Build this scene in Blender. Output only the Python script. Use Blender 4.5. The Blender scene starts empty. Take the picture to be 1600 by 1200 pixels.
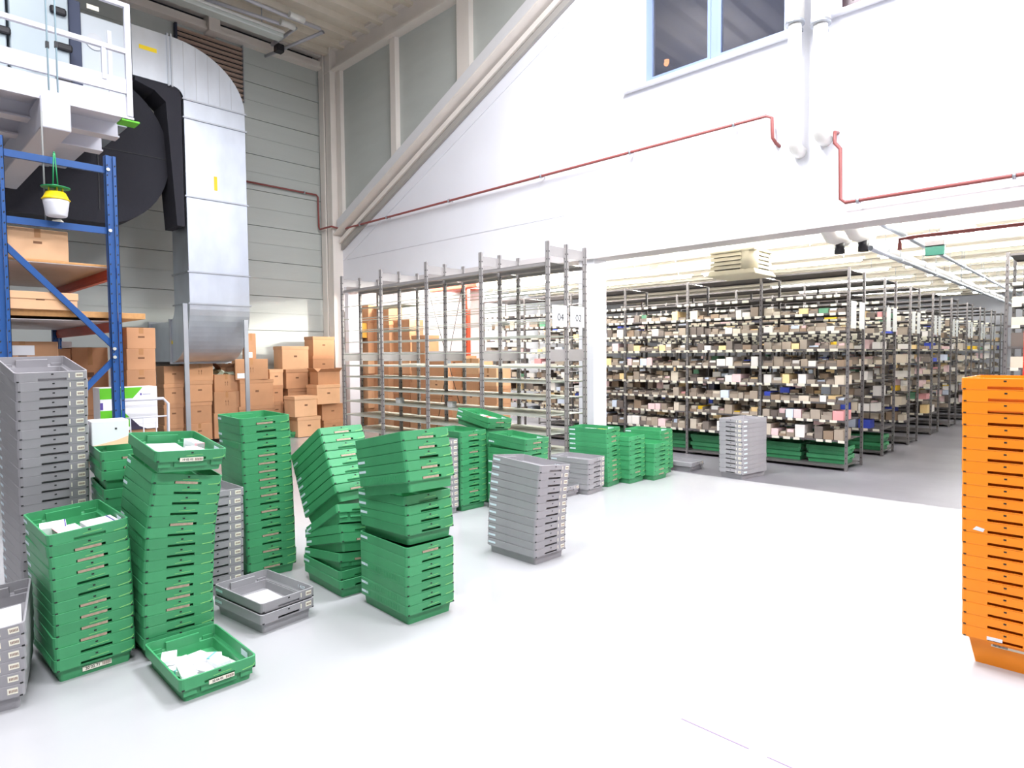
import bpy, math, random
from mathutils import Matrix, Vector, Euler
SC = bpy.context.scene
COL = SC.collection
rnd = random.Random(7)

# ------------------------------------------------------------------ camera
H_CAM = 1.65
F_PX = 993.0
def _nrm(v): return v.normalized()
_vl = Vector((-230 - 800, -(563 - 600), -F_PX))
_vr = Vector((1760 - 800, -(547 - 600), -F_PX))
_x = _nrm(-_vl)
_y = _nrm(_vr - _x * _vr.dot(_x))
_z = _x.cross(_y)
RW = Matrix((_x, _y, _z))                      # camera axes -> room axes
EYE = Vector((0, 0, H_CAM))
cam_d = bpy.data.cameras.new('camera')
cam = bpy.data.objects.new('camera', cam_d)
COL.objects.link(cam)
cam_d.sensor_fit = 'HORIZONTAL'
cam_d.sensor_width = 36.0
cam_d.lens = F_PX / 1600 * 36.0
cam_d.clip_start = 0.05
cam_d.clip_end = 200
cam.matrix_world = Matrix.Translation(EYE) @ RW.to_4x4()
SC.camera = cam

# ------------------------------------------------------------------ light and exposure
SC.view_settings.view_transform = 'Standard'
SC.view_settings.look = 'None'
SC.view_settings.exposure = 0.1
SC.view_settings.gamma = 1.0
SC.view_settings.use_curve_mapping = False
W = bpy.data.worlds.new('world'); SC.world = W
W.use_nodes = True
W.node_tree.nodes['Background'].inputs[0].default_value = (0.75, 0.8, 0.9, 1)
W.node_tree.nodes['Background'].inputs[1].default_value = 0.3

def area(name, loc, size, power, col=(1, 1, 1), rot=(0, 0, 0), sy=None):
    l = bpy.data.lights.new(name, 'AREA')
    l.shape = 'RECTANGLE'; l.size = size; l.size_y = sy or size
    l.energy = power; l.color = col
    o = bpy.data.objects.new(name, l); COL.objects.link(o)
    o.location = loc; o.rotation_euler = rot
    return o
HALL = (0.92, 0.93, 1.0)
area('hall_lamp_and_fill', (-3.6, 4.9, 7.6), 1.2, 620, HALL, (math.radians(18), 0, 0), 2.4)
area('hall_lamp_and_fill', (1.8, 4.6, 7.6), 1.2, 640, HALL, (math.radians(18), 0, 0), 2.4)
area('hall_lamp_and_fill', (-3.6, 0.2, 7.9), 1.2, 380, HALL, (0, 0, 0), 2.4)
area('hall_lamp_and_fill', (2.2, -1.0, 7.9), 1.2, 560, HALL, (0, 0, 0), 2.4)
area('hall_lamp_and_fill', (-7.6, 0.8, 7.9), 0.6, 170, HALL, (0, 0, 0), 2.4)
area('hall_lamp_and_fill', (-6.5, 3.0, 7.75), 1.2, 70, HALL, (math.pi, 0, 0), 2.4)  # upward fill added to brighten the ceiling deck, not a separate fixture
area('hall_lamp_and_fill', (-0.5, 2.5, 7.75), 1.2, 70, HALL, (math.pi, 0, 0), 2.4)  # second added upward fill for the deck
AISLE_Y = (8.9, 10.75, 12.45, 14.18, 16.05, 17.9, 19.8, 21.7)
for _ay in AISLE_Y:                            # the ceiling lights over the library aisles, some with added upward fill
    for _ax in (-11.5, -8.2, -4.9, -1.6, 1.6):
        if _ay > 15 and _ax in (-11.5, -8.2): continue
        area('aisle_lamp_and_fill', (_ax, _ay, 3.24), 2.9, 62 if _ay < 9.5 else 16, (1.0, 0.99, 0.96), (0, 0, 0), 0.16)
        if _ay < 13 and _ax < 0: area('aisle_lamp_and_fill', (_ax, _ay, 3.37), 2.9, 60, (1.0, 0.99, 0.97), (math.pi, 0, 0), 0.1)  # extra upward fill, added to lift the library ceiling

_fl = area('wall_patch_fill', (-8.35, 10.95, 3.36), .35, 800, (1.0, 0.97, 0.88), (0, 0, 0), .35)  # unseen fill added to throw the bright patch on the grey wall
_fl.rotation_euler = (Vector((-13.65, 5.6, 1.6)) - Vector(_fl.location)).to_track_quat('-Z', 'Y').to_euler()

# ------------------------------------------------------------------ helpers
def ray(px, py): return RW @ Vector((px - 800, -(py - 600), -F_PX))
def onX(px, py, X): d = ray(px, py); return EYE + d * (X / d.x)
def onY(px, py, Y): d = ray(px, py); return EYE + d * (Y / d.y)
def onZ(px, py, Z): d = ray(px, py); return EYE + d * ((Z - H_CAM) / d.z)

MATS = {}
def mat(name, col, rough=0.5, metal=0.0, spec=0.5, emit=None, estr=0.0, noise=0.0, nscale=6.0, bump=0.0, bscale=40.0,
        rand=0.0, coat=0.0, stretch=None):
    if name in MATS: return MATS[name]
    m = bpy.data.materials.new(name); m.use_nodes = True
    nt = m.node_tree; b = nt.nodes['Principled BSDF']
    b.inputs['Base Color'].default_value = (*col, 1)
    b.inputs['Roughness'].default_value = rough
    b.inputs['Metallic'].default_value = metal
    b.inputs['Specular IOR Level'].default_value = spec
    if coat: b.inputs['Coat Weight'].default_value = coat; b.inputs['Coat Roughness'].default_value = 0.1
    if emit:
        b.inputs['Emission Color'].default_value = (*emit, 1)
        b.inputs['Emission Strength'].default_value = estr
    src = None
    if noise or bump:
        tc = nt.nodes.new('ShaderNodeTexCoord'); mp = nt.nodes.new('ShaderNodeMapping')
        nt.links.new(tc.outputs['Object'], mp.inputs[0])
        if stretch: mp.inputs['Scale'].default_value = stretch
    if noise:
        n = nt.nodes.new('ShaderNodeTexNoise'); n.inputs['Scale'].default_value = nscale
        n.inputs['Detail'].default_value = 5
        nt.links.new(mp.outputs[0], n.inputs['Vector'])
        mr = nt.nodes.new('ShaderNodeMapRange')
        mr.inputs[1].default_value = 0.3; mr.inputs[2].default_value = 0.7
        mr.inputs[3].default_value = 1 - noise; mr.inputs[4].default_value = 1 + noise
        nt.links.new(n.outputs[0], mr.inputs[0])
        src = mr.outputs[0]
    if rand:
        oi = nt.nodes.new('ShaderNodeObjectInfo'); r2 = nt.nodes.new('ShaderNodeMapRange')
        r2.inputs[3].default_value = 1 - rand; r2.inputs[4].default_value = 1 + rand
        nt.links.new(oi.outputs['Random'], r2.inputs[0])
        if src is None: src = r2.outputs[0]
        else:
            mm = nt.nodes.new('ShaderNodeMath'); mm.operation = 'MULTIPLY'
            nt.links.new(src, mm.inputs[0]); nt.links.new(r2.outputs[0], mm.inputs[1]); src = mm.outputs[0]
    if src is not None:
        hs = nt.nodes.new('ShaderNodeHueSaturation'); hs.inputs['Color'].default_value = (*col, 1)
        nt.links.new(src, hs.inputs['Value']); nt.links.new(hs.outputs[0], b.inputs['Base Color'])
    if bump:
        n2 = nt.nodes.new('ShaderNodeTexNoise'); n2.inputs['Scale'].default_value = bscale
        nt.links.new(mp.outputs[0], n2.inputs['Vector'])
        bp = nt.nodes.new('ShaderNodeBump'); bp.inputs['Strength'].default_value = bump; bp.inputs['Distance'].default_value = 0.01
        nt.links.new(n2.outputs[0], bp.inputs['Height']); nt.links.new(bp.outputs[0], b.inputs['Normal'])
    MATS[name] = m
    return m

def lin(r, g, b):
    f = lambda c: (c / 255 / 12.92) if c / 255 <= 0.04045 else ((c / 255 + 0.055) / 1.055) ** 2.4
    return (f(r), f(g), f(b))

class MB:
    """collects shapes (world or local coordinates) for ONE mesh"""
    def __init__(s): s.v = []; s.f = []; s.m = []; s.sm = []
    def add(s, vs, fs, mi=0, smooth=False):
        o = len(s.v); s.v += [tuple(v) for v in vs]
        for f in fs: s.f.append(tuple(i + o for i in f)); s.m.append(mi); s.sm.append(smooth)
        return s
    def box(s, x0, x1, y0, y1, z0, z1, mi=0, M=None):
        vs = [Vector((x, y, z)) for z in (z0, z1) for y in (y0, y1) for x in (x0, x1)]
        if M: vs = [M @ v for v in vs]
        return s.add(vs, [(0, 2, 3, 1), (4, 5, 7, 6), (0, 1, 5, 4), (2, 6, 7, 3), (0, 4, 6, 2), (1, 3, 7, 5)], mi)
    def bbox(s, x0, x1, y0, y1, z0, z1, b=0.004, mi=0, M=None):
        """box with chamfered upright and top edges"""
        def ring(z, i):
            return [(x0 + i + b, y0 + i, z), (x1 - i - b, y0 + i, z), (x1 - i, y0 + i + b, z), (x1 - i, y1 - i - b, z),
                    (x1 - i - b, y1 - i, z), (x0 + i + b, y1 - i, z), (x0 + i, y1 - i - b, z), (x0 + i, y0 + i + b, z)]
        L = [ring(z0, b * .6), ring(z0 + b, 0), ring(z1 - b, 0), ring(z1, b * .6)]
        vs = [Vector(v) for r in L for v in r]
        if M: vs = [M @ v for v in vs]
        fs = [tuple(range(7, -1, -1)), tuple(24 + i for i in range(8))]
        for k in range(3):
            for i in range(8):
                j = (i + 1) % 8
                fs.append((k * 8 + i, k * 8 + j, k * 8 + 8 + j, k * 8 + 8 + i))
        return s.add(vs, fs, mi)
    def bar(s, a, b, w, h, mi=0, up=Vector((0, 0, 1))):
        a = Vector(a); b = Vector(b); d = (b - a).normalized()
        if abs(d.dot(up)) > 0.98: up = Vector((0, 1, 0))
        r = d.cross(up).normalized(); u = r.cross(d)
        vs = [p + r * (sx * w / 2) + u * (sy * h / 2) for p in (a, b) for sx, sy in ((-1, -1), (1, -1), (1, 1), (-1, 1))]
        return s.add(vs, [(3, 2, 1, 0), (4, 5, 6, 7), (0, 1, 5, 4), (1, 2, 6, 5), (2, 3, 7, 6), (3, 0, 4, 7)], mi)
    def tube(s, pts, r, n=10, mi=0, cap=True):
        pts = [Vector(p) for p in pts]; rings = []
        prev = None
        for i, p in enumerate(pts):
            d = ((pts[min(i + 1, len(pts) - 1)] - pts[max(i - 1, 0)])).normalized()
            if prev is None:
                a = Vector((0, 0, 1)) if abs(d.z) < 0.9 else Vector((1, 0, 0))
                r1 = d.cross(a).normalized()
            else:
                r1 = (prev - d * prev.dot(d)).normalized()
            prev = r1; r2 = d.cross(r1)
            rings.append([p + r1 * (r * math.cos(2 * math.pi * k / n)) + r2 * (r * math.sin(2 * math.pi * k / n)) for k in range(n)])
        vs = [v for q in rings for v in q]; fs = []
        for i in range(len(pts) - 1):
            for k in range(n):
                j = (k + 1) % n
                fs.append((i * n + k, i * n + j, i * n + n + j, i * n + n + k))
        s.add(vs, fs, mi, True)
        if cap:
            o = len(s.v) - len(vs)
            s.f.append(tuple(o + k for k in range(n - 1, -1, -1))); s.m.append(mi); s.sm.append(False)
            s.f.append(tuple(o + (len(pts) - 1) * n + k for k in range(n))); s.m.append(mi); s.sm.append(False)
        return s
    def prism(s, poly, d, mi=0, M=None):
        """poly: list of 3-D points in one plane, extruded by vector d"""
        n = len(poly); d = Vector(d)
        vs = [Vector(p) for p in poly] + [Vector(p) + d for p in poly]
        if M: vs = [M @ v for v in vs]
        fs = [tuple(range(n - 1, -1, -1)), tuple(range(n, 2 * n))] + [(i, (i + 1) % n, n + (i + 1) % n, n + i) for i in range(n)]
        return s.add(vs, fs, mi)
    def mesh(s, name, mats, off=None):
        me = bpy.data.meshes.new(name)
        vs = s.v if off is None else [(v[0] - off[0], v[1] - off[1], v[2] - off[2]) for v in s.v]
        me.from_pydata(vs, [], s.f)
        for m in (mats if isinstance(mats, (list, tuple)) else [mats]): me.materials.append(m)
        me.polygons.foreach_set('material_index', s.m)
        me.polygons.foreach_set('use_smooth', s.sm)
        import bmesh
        bm = bmesh.new(); bm.from_mesh(me); bmesh.ops.recalc_face_normals(bm, faces=bm.faces); bm.to_mesh(me); bm.free()
        me.update()
        return me
    def obj(s, name, mats, parent=None, off=None):
        if off is None and parent is not None and parent.get('_loc') is not None: off = parent['_loc']
        o = bpy.data.objects.new(name, s.mesh(name, mats, off)); COL.objects.link(o)
        if parent is not None: o.parent = parent
        return o

def tag(o, label=None, cat=None, group=None, kind=None):
    if label: o['label'] = label
    if cat: o['category'] = cat
    if group: o['group'] = group
    if kind: o['kind'] = kind
    return o
def thing(name, label, cat, loc=(0, 0, 0), group=None, rot=None):
    """an Empty at the base of a thing; parts given in world coordinates are shifted by its location"""
    o = bpy.data.objects.new(name, None); COL.objects.link(o)
    o.empty_display_size = 0.1
    o.location = loc
    if rot is not None: o.rotation_euler = rot
    else: o['_loc'] = tuple(float(c) for c in loc)
    return tag(o, label, cat, group)
def sub(mb, name, mats, part, root):
    """a sub-part: child of a part, in world coordinates shifted by the root's location"""
    o = bpy.data.objects.new(name, mb.mesh(name, mats, root['_loc'] if root.get('_loc') is not None else None))
    COL.objects.link(o); o.parent = part
    return o
def struct(name, mb, mats, parent=None, off=None):
    o = mb.obj(name, mats, parent, off)
    if parent is None: o['kind'] = 'structure'
    return o
ORD = ['', 'top', 'second', 'third', 'fourth', 'fifth', 'sixth', 'seventh', 'eighth', 'ninth', 'tenth', 'eleventh', 'twelfth',
       'thirteenth', 'fourteenth', 'fifteenth', 'sixteenth', 'seventeenth', 'eighteenth', 'nineteenth', 'twentieth',
       'twenty-first', 'twenty-second', 'twenty-third', 'twenty-fourth', 'twenty-fifth', 'twenty-sixth']
def ordn(i): return ('first' if i == 1 else ORD[i])
def text_mesh(name, body, size, M, m, parent=None, align='CENTER', ext=0.0006):
    c = bpy.data.curves.new(name, 'FONT'); c.body = body; c.size = size; c.align_x = align; c.align_y = 'CENTER'; c.extrude = ext
    t = bpy.data.objects.new(name, c)
    COL.objects.link(t); bpy.context.view_layer.update()
    dg = bpy.context.evaluated_depsgraph_get()
    me = bpy.data.meshes.new_from_object(t.evaluated_get(dg))
    bpy.data.objects.remove(t)
    me.transform(M); me.materials.clear(); me.materials.append(m)
    o = bpy.data.objects.new(name, me); COL.objects.link(o)
    if parent is not None: o.parent = parent
    return o

# ------------------------------------------------------------------ materials
M_WHITEWALL = mat('white wall paint', (0.80, 0.81, 0.86), 0.7, noise=0.015, nscale=1.5, bump=0.1, bscale=60)
M_GREYPANEL = mat('grey wall panel', lin(190, 195, 190), 0.55, noise=0.03, nscale=1.2, stretch=(1, 0.3, 4), bump=0.08, bscale=12)
M_STEELWHITE = mat('cream painted steel', lin(232, 225, 217), 0.5, noise=0.03, nscale=2)
M_DECK = mat('ceiling deck', lin(222, 213, 196), 0.6, noise=0.03)
M_FLOOR = mat('white resin floor', (0.41, 0.41, 0.42), 0.17, spec=0.45, noise=0.03, nscale=0.8, bump=0.03, bscale=3)
M_FLOOR2 = mat('grey concrete floor', lin(104, 102, 107), 0.35, spec=0.5, noise=0.18, nscale=1.4)
M_LINE = mat('floor joint', lin(140, 120, 150), 0.6)
M_LIBCEIL = mat('library ceiling', (0.82, 0.81, 0.79), 0.8)
M_RIB = mat('ceiling beam', lin(205, 196, 178), 0.7)
M_GALV = mat('galvanised sheet', lin(196, 202, 210), 0.36, metal=0.85, noise=0.10, nscale=2.5, stretch=(1, 1, 0.5))
M_GALVD = mat('galvanised edge', lin(176, 180, 186), 0.45, metal=0.8)
M_BLACKINS = mat('black insulation', lin(46, 46, 54), 0.85, bump=0.3, bscale=20)
M_BLACK = mat('black plastic', (0.012, 0.012, 0.016), 0.5)
M_WHITEP = mat('white paint', (0.60, 0.60, 0.66), 0.4)
M_COPPER = mat('painted copper pipe', lin(140, 74, 70), 0.45, noise=0.05)
M_SHELF = mat('grey steel shelf', lin(164, 160, 158), 0.42, metal=0.25, noise=0.03)
M_SHELFB = mat('zinc shelf board', lin(202, 206, 194), 0.4, metal=0.2, noise=0.03)
M_RACK = mat('dark rack steel', lin(112, 108, 108), 0.45, metal=0.35)
M_HOLE = mat('dark slot', (0.02, 0.02, 0.02), 0.8)
M_BLUE = mat('blue rack paint', lin(30, 78, 140), 0.4, noise=0.05, nscale=4)
M_ORANGE_BEAM = mat('red orange beam paint', lin(190, 74, 46), 0.45, noise=0.05)
M_ZINC = mat('zinc bolt', lin(215, 215, 205), 0.35, metal=0.5)
M_CHIP = mat('chipboard', lin(196, 146, 92), 0.75, noise=0.08, nscale=30)
M_CHIPU = mat('coated board underside', lin(186, 178, 178), 0.5, noise=0.05)
M_CARD = mat('brown cardboard', lin(190, 142, 104), 0.8, noise=0.05, nscale=5, rand=0.10)
M_CARD2 = mat('pale cardboard', lin(214, 170, 130), 0.8, noise=0.05, nscale=5, rand=0.08)
M_CARDD = mat('dark cardboard inside', lin(120, 84, 58), 0.85)
M_TAPE = mat('parcel tape', lin(176, 128, 84), 0.3)
M_PAPER = mat('white paper', (0.82, 0.82, 0.84), 0.6)
M_LABEL = mat('label paper', lin(236, 232, 214), 0.6)
M_LABELB = mat('blue white label', lin(214, 230, 236), 0.5)
M_LABELR = mat('worn barcode label', lin(172, 150, 130), 0.6, noise=0.25, nscale=60)
M_INK = mat('black ink', (0.03, 0.03, 0.035), 0.6)
M_INKR = mat('brown ink', lin(110, 70, 60), 0.6)
M_GREEN = mat('green crate plastic', lin(64, 148, 97), 0.42, spec=0.5, noise=0.07, nscale=9, rand=0.10)
M_GREY = mat('grey crate plastic', lin(152, 150, 153), 0.4, spec=0.5, noise=0.04, nscale=9, rand=0.04)
M_ORANGE = mat('orange crate plastic', lin(250, 144, 22), 0.38, spec=0.45, noise=0.04, nscale=9, rand=0.03)
M_SCUFF = mat('pale green scuff', lin(140, 205, 120), 0.5)
M_YELLOW = mat('yellow plastic', lin(246, 214, 24), 0.4)
M_LIME = mat('lime green print', lin(96, 190, 36), 0.5)
M_GRNP = mat('green plastic', lin(24, 140, 84), 0.4)
M_WHPL = mat('white plastic', (0.78, 0.78, 0.82), 0.35)
M_WINF = mat('grey blue window frame', lin(112, 128, 160), 0.4)
M_GLASS = mat('dark window glass', lin(150, 155, 175), 0.03, spec=0.6)
M_GLASS.node_tree.nodes['Principled BSDF'].inputs['Transmission Weight'].default_value = 0.92
M_TUBE = mat('lamp tube', (1, 1, 1), 0.5, emit=(1, 1, 0.98), estr=70.0)
M_TUBEW = mat('lamp cover', (0.8, 0.8, 0.75), 0.4)
M_PURPLE = mat('purple print', lin(92, 74, 150), 0.5)
M_PINK = mat('pink print', lin(240, 170, 176), 0.5)
M_TEAL = mat('teal print', lin(120, 200, 200), 0.5)
M_RED = mat('red plastic', lin(214, 40, 30), 0.4)
M_INSUL = mat('white pipe insulation', (0.78, 0.77, 0.73), 0.5)
M_UNIT = mat('cream heater casing', lin(206, 198, 172), 0.5)
M_SIGNG = mat('emergency sign green', lin(14, 74, 60), 0.4)

# ================================================================== THE SETTING
XG, YW = -13.65, 7.97                         # grey wall plane, white wall plane
ZL = 3.125                                     # underside of the lintel
ZC = 8.62                                      # main ceiling
f_ = MB().box(XG - .3, 8, -7, YW, -0.2, 0)
floor = struct('floor', f_, M_FLOOR)
joint = MB()
def joint_line(a, b, w=0.006):
    a = Vector(a); b = Vector(b); d = (b - a).normalized(); n = Vector((-d.y, d.x, 0)) * w / 2
    joint.add([a - n, b - n, b + n, a + n, a - n + Vector((0, 0, .0012)), b - n + Vector((0, 0, .0012)), b + n + Vector((0, 0, .0012)), a + n + Vector((0, 0, .0012))],
              [(3, 2, 1, 0), (4, 5, 6, 7), (0, 1, 5, 4), (1, 2, 6, 5), (2, 3, 7, 6), (3, 0, 4, 7)])
ja = onZ(1065, 1123, 0); jb = onZ(1170, 1170, 0); jd = (jb - ja)
joint_line(ja + Vector((0, 0, 0)), jb, .007)
joint_line(jb + jd * .25, jb + jd * 1.5, .006)
jo = joint.obj('floor_joint', M_LINE, floor)
lf = MB().box(XG - .3, 8, YW, 34, -0.2, -0.001)
struct('floor', lf, M_FLOOR2)

# grey wall of horizontal cladding panels
wl = struct('wall_left', MB().box(XG - .4, XG - .06, -7, YW + .3, 0, ZC + .5), M_GREYPANEL)
zs = [0.0]; z = 0.72
while z < ZC + .4: zs.append(z); z += .757
pm = None
for i in range(len(zs) - 1):
    a, b = zs[i], zs[i + 1]
    p = MB()
    # one long cladding panel with a shallow centre groove
    m_ = (a + b) / 2
    for (u, v, dx) in ((a + .006, m_ - .004, 0), (m_ + .004, b - .006, 0.0)):
        p.box(XG - .06, XG + dx, -7, YW, u, v)
    p.box(XG - .06, XG - .012, -7, YW, m_ - .004, m_ + .004)
    p.obj('wall_panel', M_GREYPANEL, wl)

# white upper wall with window openings (blocks around the openings)
wb = MB()
WX0, WX1 = onY(1003, 132, YW).x, onY(1236, 60, YW).x
WZ0 = 5.47; WZ1 = 6.95
W2X0 = onY(1311, 18, YW).x
xs_all = [XG, WX0, WX1, W2X0, W2X0 + 2.2, 8]
WZ02 = onY(1320, 16, YW).z
for i in range(5):
    x0, x1 = xs_all[i], xs_all[i + 1]
    if i == 1: wb.box(x0, x1, YW, YW + .32, ZL, WZ0); wb.box(x0, x1, YW, YW + .32, WZ1, ZC + .4)
    elif i == 3: wb.box(x0, x1, YW, YW + .32, ZL, WZ02); wb.box(x0, x1, YW, YW + .32, WZ1, ZC + .4)
    else: wb.box(x0, x1, YW, YW + .32, ZL, ZC + .4)
wall_back = struct('wall_back', wb, M_WHITEWALL)
lt = MB()
lt.box(-12.9, 8, YW - .05, YW + .35, ZL - .012, ZL + .115)
lt.box(-12.9, 8, YW - .02, YW + .30, ZL + .115, ZL + .135)
struct('trim_1', lt, mat('lintel paint', lin(206, 200, 200), .6))
# faint panel joint in the white wall
struct('trim_2', MB().box(-12.9, -6.5, YW - .004, YW, 3.86, 3.872), mat('wall joint', lin(205, 205, 212), .7))

# windows high in the white wall
def window(n, x0, x1, z0, z1, posts, fm, glassm=M_GLASS, fw=.07):
    w = bpy.data.objects.new('window_%d' % n, None); COL.objects.link(w); w.location = (x0, YW + .16, z0); w['_loc'] = (x0, YW + .16, z0)
    w['kind'] = 'structure'
    y0, y1 = YW + .10, YW + .17
    fr = MB()
    fr.box(x0, x1, y0, y1, z0, z0 + fw); fr.box(x0, x1, y0, y1, z1 - fw, z1)
    fr.box(x0, x0 + fw, y0, y1, z0 + fw, z1 - fw); fr.box(x1 - fw, x1, y0, y1, z0 + fw, z1 - fw)
    for p in posts: fr.box(p - .05, p + .05, y0, y1, z0 + fw, z1 - fw)
    fr.obj('window_frame', fm, w)
    edges = [x0 + fw] + [q for p in posts for q in (p - .05, p + .05)] + [x1 - fw]
    for i in range(0, len(edges), 2):
        s_ = MB(); a, b = edges[i], edges[i + 1]
        t = .045
        s_.box(a, b, y0 - .015, y1 - .01, z0 + fw, z0 + fw + t); s_.box(a, b, y0 - .015, y1 - .01, z1 - fw - t, z1 - fw)
        s_.box(a, a + t, y0 - .015, y1 - .01, z0 + fw + t, z1 - fw - t); s_.box(b - t, b, y0 - .015, y1 - .01, z0 + fw + t, z1 - fw - t)
        sh = s_.obj('sash', fm, w)
        MB().box(a + t, b - t, y0 + .02, y0 + .03, z0 + fw + t, z1 - fw - t).obj('pane', glassm, w)
    MB().box(x0 - .28, x1 + .02, YW - .10, YW + .10, z0 - .045, z0 - .01).obj('window_sill', M_WHITEWALL, w)
    rv = MB()
    rv.box(x0 - .004, x0 + .004, YW + .003, YW + .2, z0, z1); rv.box(x1 - .004, x1 + .004, YW + .003, YW + .2, z0, z1); rv.box(x0 + .004, x1 - .004, YW + .003, YW + .2, z0 - .006, z0 + .003)
    rv.obj('reveal', M_WHITEWALL, w)
    return w
mid = onY(1111, 60, YW).x
window(1, WX0, WX1, WZ0, WZ1, [mid], M_WINF)
window(2, W2X0, W2X0 + 2.2, WZ02, WZ1, [W2X0 + .45], mat('brown window frame', lin(84, 62, 66), .4), mat('clear grey glass', lin(120, 120, 110), .1))
# dark room behind the windows
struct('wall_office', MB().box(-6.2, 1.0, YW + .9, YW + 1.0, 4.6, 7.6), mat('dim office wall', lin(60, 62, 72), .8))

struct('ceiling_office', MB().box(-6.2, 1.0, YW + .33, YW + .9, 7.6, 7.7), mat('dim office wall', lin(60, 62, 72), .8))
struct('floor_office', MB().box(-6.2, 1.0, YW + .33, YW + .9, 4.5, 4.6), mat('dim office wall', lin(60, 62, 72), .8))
_lp = onY(1042, 98, YW + .6)
lamp = thing('wall_lamp', 'small orange glowing lamp seen through the high window', 'lamp', (_lp.x, YW + .6, _lp.z))
MB().tube([(_lp.x, YW + .58, _lp.z - .03), (_lp.x, YW + .6, _lp.z), (_lp.x, YW + .6, _lp.z + .04)], .035, 12).obj('bulb', mat('orange bulb', (1, .4, .15), .5, emit=(1, .35, .1), estr=5), lamp)
MB().tube([(_lp.x, YW + .6, _lp.z), (_lp.x, YW + .9, _lp.z)], .01, 6).obj('arm', M_BLACK, lamp)
# corner column (H section)
cx0, cx1, cy0, cy1 = -13.60, -13.10, 7.72, 7.97
cc = MB()
cc.box(cx1 - .02, cx1, cy0, cy1, 0, ZC); cc.box(cx0 + .0, cx0 + .20, cy0, cy0 + .03, 0, ZC)
cc.box(cx0 + .20, cx1 - .02, cy0 + .04, cy0 + .07, 0, ZC); cc.box(cx1 - .05, cx1 - .02, cy0, cy0 + .02, 0, ZC)
struct('column_corner', cc, M_STEELWHITE)
struct('column_door_side', MB().bbox(-13.02, -12.86, YW - .03, YW + .3, 0, ZL, .01), M_WHITEWALL)
pc = MB().bbox(-6.23, -5.92, YW + .0, YW + .33, 0, ZL, .012)
struct('column_opening', pc, M_WHITEWALL)

# infill field above the diagonal beam
P0 = onY(541, 335, 7.9); P1 = onY(832, 0, 7.9)
slope = (P1.z - P0.z) / (P1.x - P0.x)
def dz(x): return P0.z + (x - P0.x) * slope
ztopf = 8.1
xe = P0.x + (ztopf - P0.z) / slope
inf = MB().prism([(-13.0, YW - .02, dz(-13.0)), (xe, YW - .02, ztopf), (-13.0, YW - .02, ztopf)], (0, .015, 0))
struct('trim_3', inf, M_GREYPANEL)
# vertical posts of the infill
mu = MB()
for a, b in ((613, 621), (718, 737)):
    xa = onY(a, 120, 7.9).x; xb = onY(b, 120, 7.9).x
    mu.box(xa, xb, 7.84, 7.95, dz(xa) - .05, ztopf)
struct('trim_4', mu, M_STEELWHITE)
mu2 = MB().box(-13.08, onY(533, 200, 7.9).x + .05, 7.86, 7.95, 4.8, ztopf)
struct('trim_5', mu2, M_STEELWHITE)
# the diagonal beam, three layers
def slant(name, z_off0, z_off1, y0, y1, m, xa=-13.05, xb=-3.0):
    q = MB().prism([(xa, y0, dz(xa) + z_off0), (xb, y0, dz(xb) + z_off0), (xb, y0, dz(xb) + z_off1), (xa, y0, dz(xa) + z_off1)], (0, y1 - y0, 0))
    struct(name, q, m)
M_BEAMW = mat('white painted beam', (0.76, 0.76, 0.77), .45)
slant('beam_diagonal', -.32, 0.0, 7.80, 7.95, M_BEAMW)
slant('beam_diagonal', -.52, -.42, 7.86, 7.96, M_STEELWHITE)
slant('beam_diagonal', -.34, -.315, 7.70, 7.95, M_STEELWHITE)
slant('beam_diagonal', -.66, -.54, 7.90, 7.965, mat('grey beam groove', lin(168, 164, 158), .6))
slant('trim_6', -.90, -.885, 7.955, 7.968, M_WHITEWALL)

# main ceiling with ribs, edge beams
cl = struct('ceiling', MB().box(XG - .3, 8, -7, YW + .3, ZC, ZC + .2), M_DECK)
rb = None
x = XG + .25
while x < 3:
    q = MB().prism([(x, -7, ZC), (x + .22, -7, ZC), (x + .17, -7, ZC - .11), (x + .05, -7, ZC - .11)], (0, 14.9, 0))
    if rb is None: rb = q.obj('deck_rib', M_DECK, cl); x0r = x
    else:
        c = rb.copy(); COL.objects.link(c); c.parent = cl; c.location = (x - x0r, 0, 0)
    x += .50
eb = MB()
eb.box(XG, 3, 7.74, 7.95, 8.10, 8.14); eb.box(XG, 3, 7.88, 7.92, 8.14, 8.58); eb.box(XG, 3, 7.74, 7.95, 8.56, 8.62)
struct('beam_edge', eb, M_STEELWHITE)
eb = MB()
eb.box(XG, XG + .20, -7, 7.72, 8.24, 8.30); eb.box(XG + .12, XG + .15, -7, 7.72, 8.30, 8.42); eb.box(XG, XG + .18, -7, 7.72, 8.52, 8.6)
struct('beam_edge', eb, M_STEELWHITE)
for yy in (3.1, 5.2): struct('beam_bracket', MB().box(XG, XG + .3, yy, yy + .22, 8.2, 8.62), M_STEELWHITE)
struct('beam_slot', MB().box(XG, XG + .02, -7, 7.6, 8.42, 8.52), M_HOLE)

# the rest of the hall (behind and beside the camera)
M_FAR = mat('dim hall wall', lin(120, 122, 124), .8)
struct('wall_right', MB().box(8, 8.2, -7, YW, 0, ZC), M_FAR)
struct('wall_front', MB().box(XG, 8, -7.2, -7, 0, ZC), M_FAR)

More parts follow.
